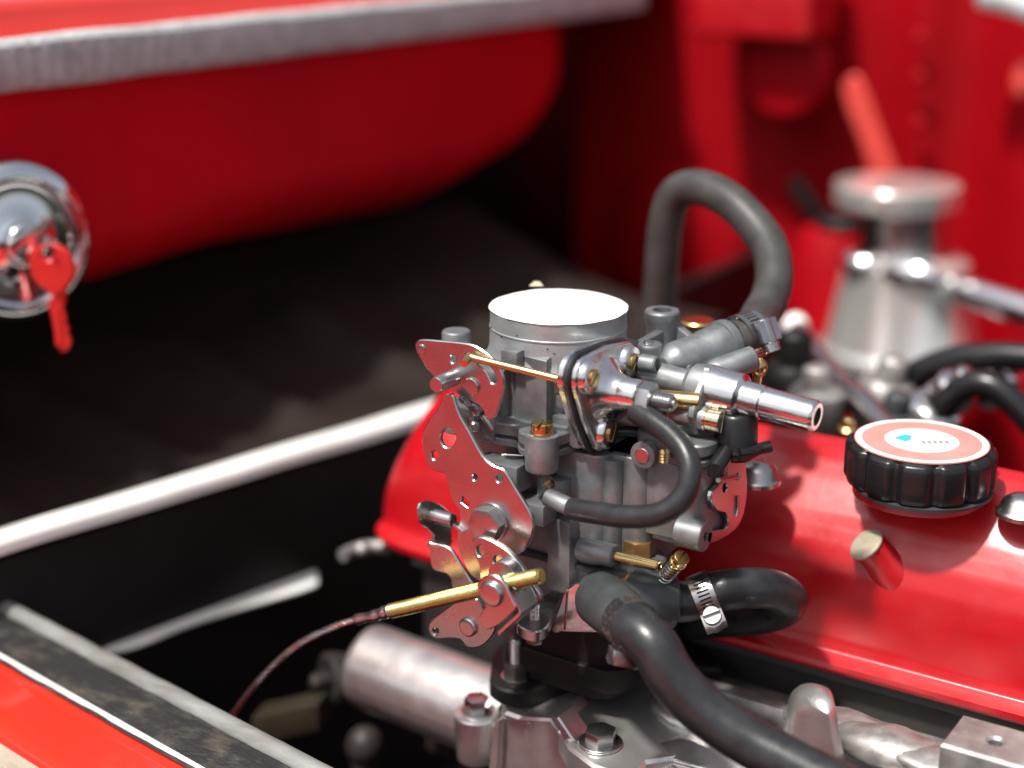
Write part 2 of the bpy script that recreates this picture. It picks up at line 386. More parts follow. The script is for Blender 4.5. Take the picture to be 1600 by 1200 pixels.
mk('near_fender', body, red, near_sheet([(TR-3, -14), (TR-2, -7), (TR-.6, -4.6), (TR+.4, -4.8), (TR+4.6, -9.2), (TR+5.4, -9.7), (TR+14, -10.5), (TR+24, -11.5), (TR+32, -13.5), (TR+36, -17), (TR+37, -20)], 30), smooth=60)
mk('fold_glare', body, pale, tube([EA + de * (LE * i / 40) + ne * (TR + 1.4) + ZA * -4.9 for i in range(41)], 1.5, 10))  # pale tube standing in for the glare along the fender's fold
mk('unseen_deck', body, red_dull, near_sheet([(TR+56, -22), (TR+60, -19), (TR+66, -18), (150, -19), (300, -22), (500, -26), (700, -32), (800, -44), (850, -70), (870, -120), (875, -300)], 30), smooth=60)  # out of view; made wide and flat to reflect red into the carburettor
mk('ribbed_moulding', body, beige, near_sheet([(TR+36, -21)] + [(TR + 38 + i * 1.3, -17.5 + (1.2 if i % 4 in (1, 2) else -1.2)) for i in range(15)] + [(TR+58, -21)], 30), smooth=60)
for i in range(9):                                             # crumbs of old yellow sealant on the worn seal
    t = random.uniform(.36, .66); k = EA + de * (LE * t) + ne * random.uniform(8, 38) + ZA * -2.6
    mk('sealant_crumb', body, bronze, ell(k, random.uniform(1, 2.6), random.uniform(.7, 1.4), .8, 8, 5))

# ================================================================== CHROME LOCKING CAP AND ITS KEY
c0 = onX((30, 378), -318)
ax = V((1, -.28, .05)).normalized()
lock = thing('chrome_lock', 'round chrome locking cap on the red inner wing at the left edge', 'cap', c0)
R = 45
mk('cap_shell', lock, chrome, lathe(c0 - ax * 24, ax, [(0, R * .98), (6, R * 1.02), (16, R * 1.02), (22, R * .97), (26, R * .88), (27, R * .80), (24.5, R * .76), (25, R * .5), (28, R * .3), (29, R * .28)], 56), bevel=.5)
mk('lock_barrel', lock, chrome, lathe(c0 + ax * 4, ax, [(0, 11), (5, 11), (6.5, 9.5), (6.5, 1)], 32), bevel=.4)
mk('lock_cover', lock, bright, obox(c0 + ax * 11 + V((0, 3, 5)), V((.1, .9, .35)), ax, V((0, -.35, .9)), 15, 1.2, 3), bevel=.7)
mk('back_plate', lock, plastic, lathe(c0 - ax * 29, ax, [(0, R * .8), (6, R * .9)], 40))
kd = onX((80, 420), -296); kn = V((.545, -.84, 0)); kx = V((.84, .545, 0))
key = thing('key', 'red plastic headed key hanging from the chrome locking cap', 'key', kd)
def kp(px, py): return kd + kx * ((px - 80) * .345) + ZA * ((420 - py) * .36)
bow = [kp(80 + 36.5 * math.sin(a), 418 - 36 * math.cos(a)) for a in [i * 2 * math.pi / 28 for i in range(28)] if not (150 < math.degrees(a) < 210)]
b_i = max(range(len(bow)), key=lambda i: (bow[i] - bow[i-1]).length)
bow = bow[b_i:] + bow[:b_i]
mk('key_head', key, red_key, plate(bow + [kp(68, 478), kp(93, 478)], -kn * 4.5, [[kp(77 + 10 * math.cos(a), 396 + 11 * math.sin(a)) for a in [i * 2 * math.pi / 16 for i in range(16)]]], b=1))
blade = [kp(70, 474), kp(91, 474), kp(95, 490), kp(97, 500), kp(93, 505), kp(99, 512), kp(98, 520), kp(95, 524), kp(101, 530), kp(100, 541), kp(94, 549), kp(85, 552), kp(79, 546), kp(76, 520)]
mk('key_blade', key, red_key, plate(blade, -kn * 2.4, (), b=.5), obox(kp(82, 510) + kn * .2, kx, kn, ZA, 1.8, .7, 11))
ringp = [kp(77 + 3 * math.sin(a), 388 - 17 * math.cos(a) * .6 - 8) + kn * (6 * math.sin(a) - 2) for a in [i * 2 * math.pi / 20 for i in range(21)]]
mk('key_ring', key, steel, tube(ringp, .7, 8))

# ================================================================== ENGINE: HEAD AND VALVE COVER
head = thing('cylinder_head', 'grimy cast cylinder head below the red valve cover', 'cylinder head', (90, 95, -420))
mk('head_block', head, grime_shade, box(-118, 420, 48, 175, -300, -178), bevel=3)
mk('head_gasket', head, gask, box(-120, 420, 42, 180, -178.5, -174.5), bevel=.8)
mk('head_ledge', head, rough_al, box(60, 420, 18, 52, -230, -196), bevel=4)
for px, py, Y, a, b, h in [(1200, 1102, 26, 24, 10, 5), (1330, 1142, 12, 34, 14, 7), (1400, 1172, -2, 30, 14, 9), (1480, 1190, -4, 30, 14, 5)]:
    c = onY((px, py), Y)
    g = ell(c, a, b, h, 24, 14); g = ([v + V((noise.noise(v * .07), noise.noise(v * .09 + V((9, 0, 0))), noise.noise(v * .08 + V((0, 9, 0))))) * 1.6 for v in g[0]], g[1])
    mk('casting_lump', head, rough_al, g, smooth=80)
c = onY((1556, 1158), -4)
mk('drilled_block', head, rough_al, plate([c + V(q) for q in [(-19, -15, 0), (22, -15, 0), (22, 15, 0), (-19, 15, 0)]], V((0, 0, -26)), [circ(c + V((0, 0, 0)), ZA, 3.2)], b=1.2))
cover = thing('valve_cover', 'glossy red valve cover running across behind the carburettor', 'valve cover', (90, 100, -174))
SEC = [(41, -174), (38.5, -171.5), (38.5, -168), (42, -166.5), (46, -165), (47.5, -160), (48, -150), (48.8, -138), (50.5, -126), (54.5, -115), (60, -106.5), (67, -98.5), (75, -90.5), (84, -83.5), (92, -79.5), (100, -78), (108, -79.5), (116, -87), (122, -104), (125, -140), (126, -165), (132, -167), (132, -174)]
X0 = -156.0
def vc(u, v):
    uu = u ** 1.6; x = X0 + 560 * uu
    k = v * (len(SEC) - 1); i = min(int(k), len(SEC) - 2); f = k - i
    y = SEC[i][0] * (1-f) + SEC[i+1][0] * f; z = SEC[i][1] * (1-f) + SEC[i+1][1] * f
    s = math.sqrt(max(0, 1 - max(0, (62 - (x - X0)) / 62) ** 2.6))
    hz = (z + 166)
    if hz > 0: z = -166 + hz * (s ** .9); y = 88 + (y - 88) * (.55 + .45 * s)
    else: y = 88 + (y - 88) * (.58 + .42 * s)
    if z > -104: z += 2.0 * math.exp(-((x - 155) / 55) ** 2) * sstep(46, 70, y) * (1 - sstep(95, 120, y))
    return V((x, y, z))
mk('cover_shell', cover, red_cover, grid(vc, 110, 100), smooth=55)
endring = [vc(0.0, t / 40) for t in range(41)]
mk('end_cap', cover, red_cover, (endring, [tuple(range(41))]))
for p in ((1181, 748), (1597, 800)):
    c = onZ(p, -84); mk('dome_nut', cover, steel, lathe(c - ZA * 1.5, ZA, [(0, 12), (2, 12), (3.2, 10.5), (7, 9), (9.4, 6), (10.4, 2.5), (10.5, .1)], 28))
c = onY((1353, 850), 49); d = V((-.48, -.5, .72)).normalized()
stub = mk('breather_stub', cover, red_cover, lathe(c - d * 24, d, [(0, 12), (9, 9.5), (13, 8.3), (23, 8.2)], 28))
mk('tape_cover', stub, putty, lathe(c - d * 1.2, d, [(0, 8.9), (1.2, 9.2), (1.8, 8.6), (2.2, 7), (1.9, .1)], 15), bevel=.3)

oc = onY((1440, 712), 84); oc = V((oc.x, oc.y, -86))
cap = thing('oil_filler_cap', 'black scalloped oil filler cap with a pink sticker on the valve cover', 'oil cap', oc)
cz = -59.0
c = onZ((1440, 690), cz); cx, cy = c.x, c.y
def scal(u, v):
    a = 2 * math.pi * u; prof = [(-20, 31), (-19.2, 33.5), (-17, 34.5), (-3.5, 34.5), (-1.3, 33.6), (0, 31.5)]
    k = v * 5; i = min(int(k), 4); f = k - i; r = prof[i][1] * (1-f) + prof[i+1][1] * f; z = prof[i][0] * (1-f) + prof[i+1][0] * f
    r -= 2.6 * max(0, math.cos(a * 12)) ** 2.2
    return V((cx + r * math.cos(a), cy + r * math.sin(a), cz + z))
mk('cap_body', cap, plastic, grid(scal, 192, 15), lathe((cx, cy, cz - 20), ZA, [(0, 30), (19.6, 31.3)], 48), smooth=40)
mk('cap_neck', cap, red_cover, lathe((cx, cy, cz - 26), ZA, [(0, 30), (4, 29), (9.5, 28)], 40))
mk('cap_washer', cap, tee_m, lathe((cx + 2, cy - 1, cz - 22), ZA, [(0, 32), (1.6, 32.4), (1.8, 30)], 40))
st = mk('sticker', cap, sticker, lathe((cx, cy, cz), ZA, [(0, 30.6), (.5, 30.6), (.55, 30.2), (.55, .1)], 56))
mk('sticker_rim', st, paper, ring((cx, cy, cz + .55), ZA, [(0, 30), (.12, 30), (.12, 27.2), (0, 27.2)], 56))
a_, e_, f_ = ZA, RT, H
def sp(a, b): return V((cx, cy, cz + .9)) + e_ * a + f_ * b
mk('sticker_field', st, pink_pale, lathe((cx, cy, cz + .5), ZA, [(0, 17), (.2, 17), (.2, .1)], 40))
mk('blue_mark', st, cyan, plate([sp(-12, 3), sp(-6, 8), sp(-3, 6), sp(-5, 1), sp(-8, -2)], V((0, 0, -.3)), b=.02))
for i in range(5): mk('print_bar', st, grey_print, plate([sp(-.5 + i * 2.7, -1.6), sp(.5 + i * 2.7, -1.4), sp(.7 + i * 2.7, -4.6), sp(-.5 + i * 2.7, -4.6)], V((0, 0, -.3)), b=.02))

# ================================================================== CARBURETTOR
carb = thing('carburettor', 'grey cast carburettor with steel levers, brass screws and a white paper top', 'carburettor', (3, -4, -188))
CX, CY = 3, -4
def pl(pts, zf, Y): return [onY(zf(*p), Y) for p in pts]
def px_(pts, zf, X): return [onX(zf(*p), X) for p in pts]
# ---- air horn and its paper cover
mk('air_horn', carb, horn, lathe((CX, CY, -24), ZA, [(0, 34.5), (3.0, 33.0), (5.5, 32.3), (14.2, 32.0), (14.5, 32.35), (15.1, 32.35), (15.4, 32), (23.2, 32), (23.8, 31.5)], 80), smooth=28)
def disc(u, v):
    a = 2 * math.pi * u; r = (32.5 + .5 * noise.noise(V((math.cos(a) * 4, math.sin(a) * 4, 0)))) * v
    return V((CX + r * math.cos(a), CY + r * math.sin(a), .35 + .35 * noise.noise(V((r * math.cos(a) * .08, r * math.sin(a) * .08, 4))) - .9 * max(0, v - .96) / .04))
pc = mk('paper_cover', carb, paper, grid(disc, 90, 14), smooth=60)
k = onZ((908, 497), -.4)
mk('torn_flap', pc, cream, plate([k + RT * -4.5 + V((0, 0, .4)), k + RT * 4.5 + V((0, 0, .4)), k + RT * .5 + H * -1.2 + V((0, 0, -2.4))], H * .5, (), .05))
k = onZ((838, 447), 0)
mk('torn_flap', pc, cream, plate([k + RT * -3.5, k + RT * 3.5, k + RT * 1.5 + H * 3 + V((0, 0, 1.6)), k + RT * -1 + H * 2 + V((0, 0, 1.9))], H * .5, (), .05))
for i in range(7):                                               # dents and casting nicks on the horn
    a = random.uniform(-2.4, -.6); z = random.uniform(-18, -4); c = V((CX + 32.1 * math.cos(a), CY + 32.1 * math.sin(a), z))
    mk('casting_nick', carb, gask, ell(c, random.uniform(.3, .8), .3, random.uniform(.25, .7), 8, 5))
# ---- upper body
mk('upper_body', carb, zinc, lathe((CX, CY, -58), ZA, [(0, 30), (34, 30), (36, 34)], 48), box(-26, 15, -34, 10, -50, -24), box(10, 31, -26, 32, -50, -22), box(28, 66, 8, 32, -50, -22), bevel=1.2)
wc = onY((854, 564), -37)
mk('body_web', carb, zinc, plate([V((wc.x, -37, wc.z)), V((wc.x, -20, wc.z + 4)), V((wc.x - 24, -20, wc.z + 4)), V((wc.x - 22, -32, wc.z + 1)), V((wc.x - 17, -36, wc.z + .6))], V((0, 0, -32)), b=.5))
mk('body_step', carb, zinc, box(wc.x - 2, 33, -28, -10, -48, -25), box(wc.x - 2, 33, -31, -20, -40, -34), box(wc.x - 2, 33, -33, -20, -48, -43), bevel=.8)
c = onY(R1(955, 690), -42); mk('square_peg', carb, zinc, box(c.x - 6, c.x + 3, -42, -30, c.z - 7.5, c.z), bevel=.9)
c = onY((713, 516), -24); mk('side_post', carb, zinc, lathe((c.x, c.y, c.z - 22), ZA, [(0, 7), (21, 7), (22, 6.3)], 28), tube([V((c.x, c.y, c.z - 11)), V((c.x + 12, c.y + 3, c.z - 12)), V((CX - 26, CY - 6, c.z - 14))], 3.6, 14), bevel=.3)
# boss that carries the choke spindle
c = onY(R1(627, 978), -50); CHX, CHZ = c.x, c.z
mk('spindle_boss', carb, zinc, cyl((CHX, -49.5, CHZ), (CHX, -20, CHZ), 8), box(CHX - 6, CHX + 10, -40, -20, CHZ - 16, CHZ + 6), bevel=.8)
# ---- cover flange, its gasket and lower flange
def lobes(base, z): return [V((x, y, z)) for x, y in base]
FL = [(-44, -30), (-40, -48), (-26, -51), (-6, -51), (4, -50), (10, -56), (18, -58), (25, -54), (28, -44), (31, -24), (38, -10), (48, -10), (54, -26), (74, -30), (88, -27), (90, 0), (86, 24), (60, 36), (10, 38), (-36, 30), (-44, 10)]
FL = [(x + 2, y + 5) for x, y in FL]
mk('cover_flange', carb, zinc, plate(crom(lobes(FL, -47), 5, True), V((0, 0, -6)), b=.8))
mk('cover_gasket', carb, gask, plate(crom(lobes([(x * .995, y * .995) for x, y in FL], -53.2), 5, True), V((0, 0, -.9)), b=.1))
mk('bowl_flange', carb, zinc, plate(crom(lobes(FL, -54.3), 5, True), V((0, 0, -3.6)), b=.7))
sc = onZ((847, 676), -46.8)
mk('screw_boss', carb, zinc, lathe((sc.x, sc.y, -65), ZA, [(0, 6.5), (1, 7.6), (17.8, 8.2)], 30), bevel=.5)
mk('cover_screw', carb, brass, slotted((sc.x, sc.y, -46.9), ZA, 5.0, 5.0, ang=.25, w=1.3))
c = onY(R3(1385, 520), -33); mk('round_lug', carb, zinc, cyl((c.x, -33, c.z), (c.x, -20, c.z), 4.4), bevel=.8)
c = onY(R3(1490, 330), -38); mk('round_plug', carb, zinc, cyl((c.x, -38, c.z), (c.x, -25, c.z), 5.8), bevel=.5)
# ---- lower body
def rbox(x0, x1, y0, y1, z0, z1, r=8):
    pts = []
    for cx_, cy_, a0 in ((x1 - r, y1 - r, 0), (x0 + r, y1 - r, 90), (x0 + r, y0 + r, 180), (x1 - r, y0 + r, 270)):
        for k in range(6): a = math.radians(a0 + k * 18); pts.append(V((cx_ + r * math.cos(a), cy_ + r * math.sin(a), z1)))
    return plate(pts, V((0, 0, z0 - z1)), b=.6)
mk('lower_body', carb, zinc, rbox(-30, 46, -34, 32, -112, -58, 7), rbox(40, 64, -27, 30, -112, -58, 7), cyl((47, -27, -112), (47, -27, -60), 5), bevel=.4)
mk('float_bowl', carb, zinc, rbox(40, 90, -24, 26, -94, -58, 6), rbox(50, 88, -20, 24, -98, -90, 6), bevel=.3)
# square blocks at the front left, each with its own edges
c = onY((807.5, 732), -54); wA = mk('cast_block', carb, zinc, box(c.x - 24, c.x, -54, -41, c.z - 13, c.z), bevel=1.1)
k = onZ(R3(880, 480), c.z + .6); k2 = onZ(R3(1055, 490), c.z + .6)
mk('staple', wA, steel, tube([k + V((0, 0, -4)), k, k + (k2 - k) * .1, k2], .75, 10))
c1 = onY((838, 745), -40); c2 = onY((881, 784), -40); hc = onY(R3(1258, 715), -40)
mk('cast_block', carb, zinc, plate([V((c1.x, -40, c2.z - 3)), V((c2.x, -40, c2.z)), V((c2.x, -40, c1.z + 1)), V((c1.x, -40, c1.z + 1))], V((0, 14, 0)), [circ(hc, YA, 3.1, 20)], b=.8))
mk('thread_insert', carb, bronze, *[ring(hc + V((0, 1.2 + i * 1.1, 0)), YA, [(0, 3.1), (.5, 2.5), (1, 3.1)], 20) for i in range(6)])
c = onY((849, 793), -52); mk('cast_block', carb, zinc, box(c.x - 20, c.x, -52, -39, c.z - 10, c.z), bevel=1.1)
mk('column', carb, zinc, box(c.x - 4, c.x + 8, -42, -28, -125, c.z - 9), bevel=1)
c = onY((992, 719), -36); mk('pink_plug', carb, zinc, cyl((c.x, -29.2, c.z), (c.x, -20, c.z), 6.2), bevel=.6)
mk('plug_pin', carb, steel, lathe((c.x, -29, c.z), YF, [(0, 3.6), (.5, 3.6), (.8, 3.2)], 24))
c = onY((1038, 712), -30); mk('brass_jet', carb, brass, thread((c.x, c.y, c.z - 3), (c.x, c.y, c.z + 3.5), 2.7, 1.3, .5))
# ---- throttle body
mk('throttle_body', carb, zinc, rbox(-30, 52, -34, 32, -128, -114.5, 10), rbox(-20, 52, -30, 30, -148, -127, 14), bevel=.3)
mk('body_gasket', carb, gask, rbox(-31, 60, -37, 33, -114.6, -111.9, 10))
c = onY((997, 866), -22); mk('drum_boss', carb, zinc, lathe((c.x, -22, -128), ZA, [(0, 13), (16, 13), (18, 13.5), (20.5, 13.2), (21.5, 12)], 36), bevel=.3)
mk('hex_plug', carb, bronze, hexa((c.x, -22, -107), (c.x, -22, -98.6), 7.2, .3), bevel=.5)
n0, n1 = onY((930, 862), -38), onY((1030, 885), -38); dn = (n1 - n0).normalized()
mk('nipple_collar', carb, zinc, lathe(n0, dn, [(-8, 5.2), (0, 5.4), (9.5, 5.4), (10.5, 4.8)], 28), bevel=.4)
mk('brass_nipple', carb, brass, pipe(n0 + dn * 8, n1, 2.6, 1.5, 6, 24))
n0, n1 = onY((1038, 903), -30), onY((1064, 873), -34)
mk('mixture_screw', carb, brass, slotted(n1 - (n1 - n0).normalized() * 3, n1 - n0, 3.6, 4.4, .6, 1.1), cyl(n0, n1, 1.6))
mk('screw_spring', carb, steel, spring(n0, n0 + (n1 - n0) * .72, 3.0, .55, 6))
# stop bracket with its idle screw
t0 = onY(R5(1270, 800), -62)
sb = [onZ(R5(*q), t0.z) for q in [(1165, 800), (1200, 850), (1300, 880), (1380, 850), (1420, 780), (1500, 600), (1390, 590), (1250, 730)]]
mk('stop_bracket', carb, steel, plate(crom(sb, 4, True), V((0, 0, -5.5)), b=.6))
mk('idle_screw', carb, steel, thread((t0.x, t0.y + 3, t0.z - 2), (t0.x, t0.y + 3, t0.z + 9.5), 2.6, .9, .35), bevel=0)
mk('idle_nut', carb, steel, hexa((t0.x, t0.y + 3, t0.z - 12), (t0.x, t0.y + 3, t0.z - 6.0), 4.2, .4), bevel=.4)
r0 = [onY(q, -52) for q in [(873, 978), (884, 922), (900, 911), (962, 912), (985, 990), (880, 988)]]
mk('base_bracket', carb, bright, plate(r0, V((0, 18, 0)), b=.6))
rl = [onY(q, -53) for q in [(862, 985), (868, 990), (882, 985), (886, 925), (880, 930)]]
mk('bracket_ear', carb, steel, plate(rl, V((0, 4, 0)), b=.5))
mk('base_neck', carb, phen, rbox(-10, 50, -31, 30, -182, -147, 12))
mk('base_flange', carb, phen, rbox(-14, 56, -34, 36, -176, -164, 12), bevel=.4)
INS = [(-30, -52), (-24, -60), (-12, -60), (4, -50), (44, -22), (60, 8), (62, 40), (20, 46), (-20, 30), (-32, -10)]
INS = [onZ(q, -182) for q in [(766, 1052), (772, 1070), (800, 1080), (840, 1076), (985, 1030)]]
INS = [V((p.x, p.y, -182)) for p in INS] + [V((78, 30, -182)), V((40, 52, -182)), V((-10, 40, -182)), V((-30, 0, -182))]
mk('insulator', carb, phen, plate(crom(INS, 4, True), V((0, 0, -9)), b=1.2))
s = onZ((806, 1058), -181.8)
mk('stud_washer', carb, steel, lathe(s, ZA, [(0, 7.5), (1.2, 7.5)], 28), bevel=.2)
mk('stud_nut', carb, grime_shade, hexa(s + ZA * 1.3, s + ZA * 8.6, 6.6, .5), bevel=.6)
mk('base_stud', carb, steel, thread(s + ZA * 8, s + ZA * 21, 3.4, 1.2, .45))

# ---- choke lever plate
YC = -57
out = pl([(150, 650), (160, 612), (205, 590), (350, 599), (560, 620), (650, 642), (730, 690), (800, 750), (862, 835), (890, 920), (890, 1000), (872, 1080), (850, 1150), (840, 1190), (815, 1241), (775, 1259), (738, 1238), (705, 1160), (620, 1105), (480, 1030), (290, 885), (180, 725)], R1, YC)
slot = pl([(672, 795), (715, 790), (765, 812), (808, 860), (832, 920), (818, 955), (785, 948), (765, 900), (735, 850), (700, 820)], R1, YC)
hole = pl([(447 + 22 + 24 * math.cos(a), 752 + 34 * math.sin(a)) for a in [k * math.pi / 8 for k in range(16)]], R1, YC)
hook = pl([(590 + 30 * math.cos(a), 728 + 24 * math.sin(a)) for a in [k * math.pi / 6 for k in range(12)]], R1, YC)
chk = mk('choke_lever', carb, steel, plate(crom(out, 3, True), V((0, 1.8, 0)), [crom(slot, 3, True), hole, hook], b=.5))
c = onY(R1(205, 668), YC); mk('rivet_head', chk, steel, lathe(c, YF, [(-.3, 2.3), (.5, 2.2), (.7, 1.6), (.7, .1)], 24))
c = onY(R1(627, 978), YC); mk('spindle_end', chk, steel, lathe(c, YF, [(-1, 4.1), (1.0, 4.1), (1.5, 3.7), (1.5, .1)], 28), bevel=.15)
a0 = onY(R1(325, 970), YC - 15); a1 = onY(R1(500, 850), YC)
mk('choke_pin', chk, steel, lathe(V((a0.x, a0.y, a0.z)), V((0, 1, 0)), [(0, 3.3), (.6, 3.7), (18, 3.7)], 28))
rA = onY(R1(605, 735), YC - 2.5); rB = onY(R9(705, 245), -50)
rod = [onY(R1(560, 790), YC - 8), onY(R1(580, 765), YC - 5.2), rA, rA + (rB - rA) * .08, rA + (rB - rA) * .5, rB, rB + (rB - rA) * .06]
mk('choke_rod', carb, brass, tube(crom(rod[:4], 6) + [rod[4], rod[5], rod[6]], 1.75, 16))
# return spring and small screw behind the lever
s0, s1 = onY(R3(530, 5), -52), onY(R3(620, 80), -50)
mk('small_spring', carb, steel, spring(s0, s1, 1.7, .35, 8))
c = onY(R3(660, 105), -50); mk('small_pin', carb, steel, lathe((c.x, c.y, c.z), YF, [(-6, 3.2), (1.5, 3.2), (2.6, 2.2), (3, .4)], 20), cyl(c + V((2, 3, -3)), c + V((6, 4, -10)), 2.2), bevel=.1)
c = onY(R3(640, 235), -49); mk('pivot_pin', carb, steel, lathe((c.x, c.y, c.z), V((.6, -.7, .1)), [(-4, 3.6), (4, 2.6), (5, 1.6)], 20))
mk('pivot_block', carb, zinc, box(c.x - 8, c.x + 10, -47, -32, -56, c.z + 4), bevel=1)

# ---- big throttle cam plate
YL = -64
out = [R3(*p) for p in [(362, 45), (385, -5), (430, -25), (468, -5), (490, 70), (530, 170), (600, 290), (680, 440), (745, 530), (820, 580), (880, 600), (920, 650), (985, 760), (1060, 880), (1105, 960), (1135, 1050), (1130, 1130), (1105, 1210), (1050, 1290)]] + \
      [R5(*p) for p in [(1150, 330), (1050, 470), (930, 520), (830, 470), (760, 350), (722, 240), (722, 150), (745, 60), (740, 20)]] + \
      [R3(*p) for p in [(520, 945), (465, 880), (430, 780), (410, 690), (385, 640), (330, 625), (245, 570), (225, 480), (207, 370), (225, 260), (280, 170), (330, 110)]]
out = [onY(p, YL) for p in out]
def eh(cx_, cy_, rx, ry, zf, Y, n=18): return [onY(zf(cx_ + rx * math.cos(2*math.pi*k/n), cy_ + ry * math.sin(2*math.pi*k/n)), Y) for k in range(n)]
holes = [eh(425, 345, 62, 80, R3, YL, 24), eh(315, 490, 28, 36, R3, YL), eh(648, 672, 19, 26, R3, YL), eh(850, 678, 26, 34, R3, YL), [onY(R3(*p), YL) for p in [(545, 830), (605, 880), (590, 925), (535, 880)]]]
cam_p = mk('throttle_cam', carb, steel, plate(crom(out, 2, True), V((0, 2.4, 0)), holes, b=.55))
c = onY(R3(782, 1040), YL); hb = hexa(c + V((0, .3, 0)), c + V((0, -6.2, 0)), 8.6, math.radians(8))
mk('hex_bolt', cam_p, steel, hb, bevel=.6)
mk('bolt_washer', cam_p, steel, cyl(c + V((0, .2, 0)), c + V((0, -.9, 0)), 9.2), bevel=.2)
c = onY(R3(530, 1085), YL); mk('bent_tab', cam_p, steel, obox(c + V((0, -1, 0)), V((.85, 0, -.5)), YA, V((.5, 0, .85)), 3.1, 1.6, .7), bevel=.4)
mk('throttle_spindle', carb, steel, cyl(onY(R3(782, 1040), YL) + V((0, 3, 0)), onY(R3(782, 1040), YL) + V((0, 36, 0)), 5.5))
# ---- bracket at the left with its post
YB = -56
lo = [R3(*p) for p in [(185, 950), (205, 890), (260, 868), (330, 880), (400, 920), (455, 985), (462, 1090), (462, 1180)]] + [R5(*p) for p in [(690, 190), (685, 250), (560, 240), (560, 170), (520, 130), (468, 90), (455, 40)]]
XE = onY(R3(300, 985), YB).x
mk('cable_bracket', carb, steel, plate(crom([onX(p, XE) for p in lo], 2, True), V((-1.8, 0, 0)), b=.5),
   plate(crom([onY(R5(*p), YB - 5) for p in [(522, 235), (535, 228), (640, 250), (690, 290), (740, 370), (820, 500), (860, 560), (780, 600), (690, 560), (680, 500), (640, 450), (560, 430), (530, 380)]], 2, True), V((0, 2.0, 0)), b=.5),
   obox(onY(R5(575, 245), YB - 2.0), XA, YA, ZA, 3.5, 3.2, 1.0), bevel=0)
a = onX(R3(290, 985), XE); b = a + V((12.5, 0, 0))
mk('bracket_post', carb, steel, lathe(a, b - a, [(0, 3.4), ((b-a).length - .6, 3.4), ((b-a).length, 2.9)], 24))
c = a + V((-4.5, 0, 0)); mk('rivet_tail', carb, steel, ell(c, 3.6, 3, 3.4, 14, 8))
# ---- lever with two holes and the clamp that holds the cable end
YT = -76
out = [onY(R5(*p), YT) for p in [(832, 250), (840, 205), (880, 185), (940, 195), (1040, 245), (1130, 320), (1210, 420), (1290, 540), (1335, 610), (1335, 665), (1300, 690), (1230, 690), (1160, 650), (1080, 660), (960, 640), (900, 560), (890, 470), (885, 390), (850, 320)]]
hl = mk('throttle_lever', carb, steel, plate(crom(out, 3, True), V((0, 3.0, 0)), [eh(897, 285, 33, 42, R5, YT), eh(1022, 360, 32, 40, R5, YT)], b=.55))
out = [onY(R5(*p), YT - 1.5) for p in [(515, 840), (540, 795), (660, 700), (760, 640), (870, 640), (930, 740), (1000, 800), (1000, 880), (930, 970), (850, 1000), (790, 985), (745, 935), (660, 930), (580, 935), (530, 905)]]
lv = mk('return_lever', carb, steel, plate(crom(out, 3, True), V((0, 2.4, 0)), [eh(568, 878, 22, 27, R5, YT - 1.5)], b=.5))
c = onY(R5(812, 842), YT - 1.5); mk('spindle_rivet', lv, steel, lathe(c, YF, [(-.5, 4.7), (1.2, 4.6), (1.8, 3.8), (1.4, 2.2), (1.9, .1)], 24))
mk('lever_pivot', carb, steel, cyl(c + V((0, 2, 0)), c + V((0, 46, 0)), 4.5))
YK = -92
ck = [onY(R5(*p), YK) for p in [(868, 545), (895, 500), (960, 462), (1020, 475), (1075, 530), (1110, 600), (1140, 665), (1160, 700), (1140, 735), (1060, 810), (1000, 850), (940, 862), (885, 780), (930, 700), (905, 640), (880, 600)]]
clv = mk('cable_clevis', carb, steel, plate(crom(ck, 3, True), V((0, 2.2, 0)), b=.55))
fold = [onY(R5(*p), YK) for p in [(1110, 590), (1162, 690), (1165, 735), (1085, 810), (1010, 880)]]
fo = crom(fold, 4); strip = [p + V((.6, 0, 0)) for p in fo] + [p + V((1.6, 0, -1.8)) for p in fo[::-1]]
mk('folded_edge', clv, steel, plate(strip, V((0, 14, 0)), b=.3))
c = onY(R5(985, 598), YK); mk('clevis_pin', clv, steel, lathe(c, YF, [(-2, 6.0), (1.0, 6.0), (2.2, 5.2), (2.6, 3.5), (2.6, .1)], 32), cyl(c, c + V((0, 18, 0)), 5), bevel=.1)
c2 = onY(R5(1085, 470), YT - 3); mk('clevis_barrel', clv, steel, lathe(c2, YA, [(-3, 7.5), (4, 7.5), (5, 6.5)], 28), bevel=.3)
c = onY(R5(1160, 590), YT - 5); mk('clevis_back', clv, steel, lathe(c, YF, [(0, 6.5), (5, 6.5), (6, 5.5)], 24), bevel=.3)

# ---- vacuum unit: back plate, black diaphragm edge, polished cover
XB, XF = 34.0, 47.0
lug = [onX(R2(*q), XF) for q in [(470, 530), (242, 620), (345, 935)]]
cen = (lug[0] + lug[1] + lug[2]) / 3
def flange_outline(X, r, grow=0):
    P = [V((X, l.y, l.z)) for l in (lug[0], lug[1], lug[2])]; out = []; g = V((X, cen.y, cen.z))
    for i in range(3):
        a, b, c = P[i-1], P[i], P[(i+1) % 3]
        n0 = (b - a).normalized().cross(XA); n1 = (c - b).normalized().cross(XA)
        if n0.dot(b - g) < 0: n0 = -n0
        if n1.dot(b - g) < 0: n1 = -n1
        for k in range(7):
            n = (n0 * (1 - k / 6) + n1 * (k / 6)).normalized(); out.append(b + n * (r + grow))
        m = (b + c) / 2; nm = n1
        out.append(m + nm * (r + grow + 1.5))
    return out
vac = mk('vacuum_back_plate', carb, bright, plate(flange_outline(XB + 4, 9.8), V((-4, 0, 0)), b=.9))
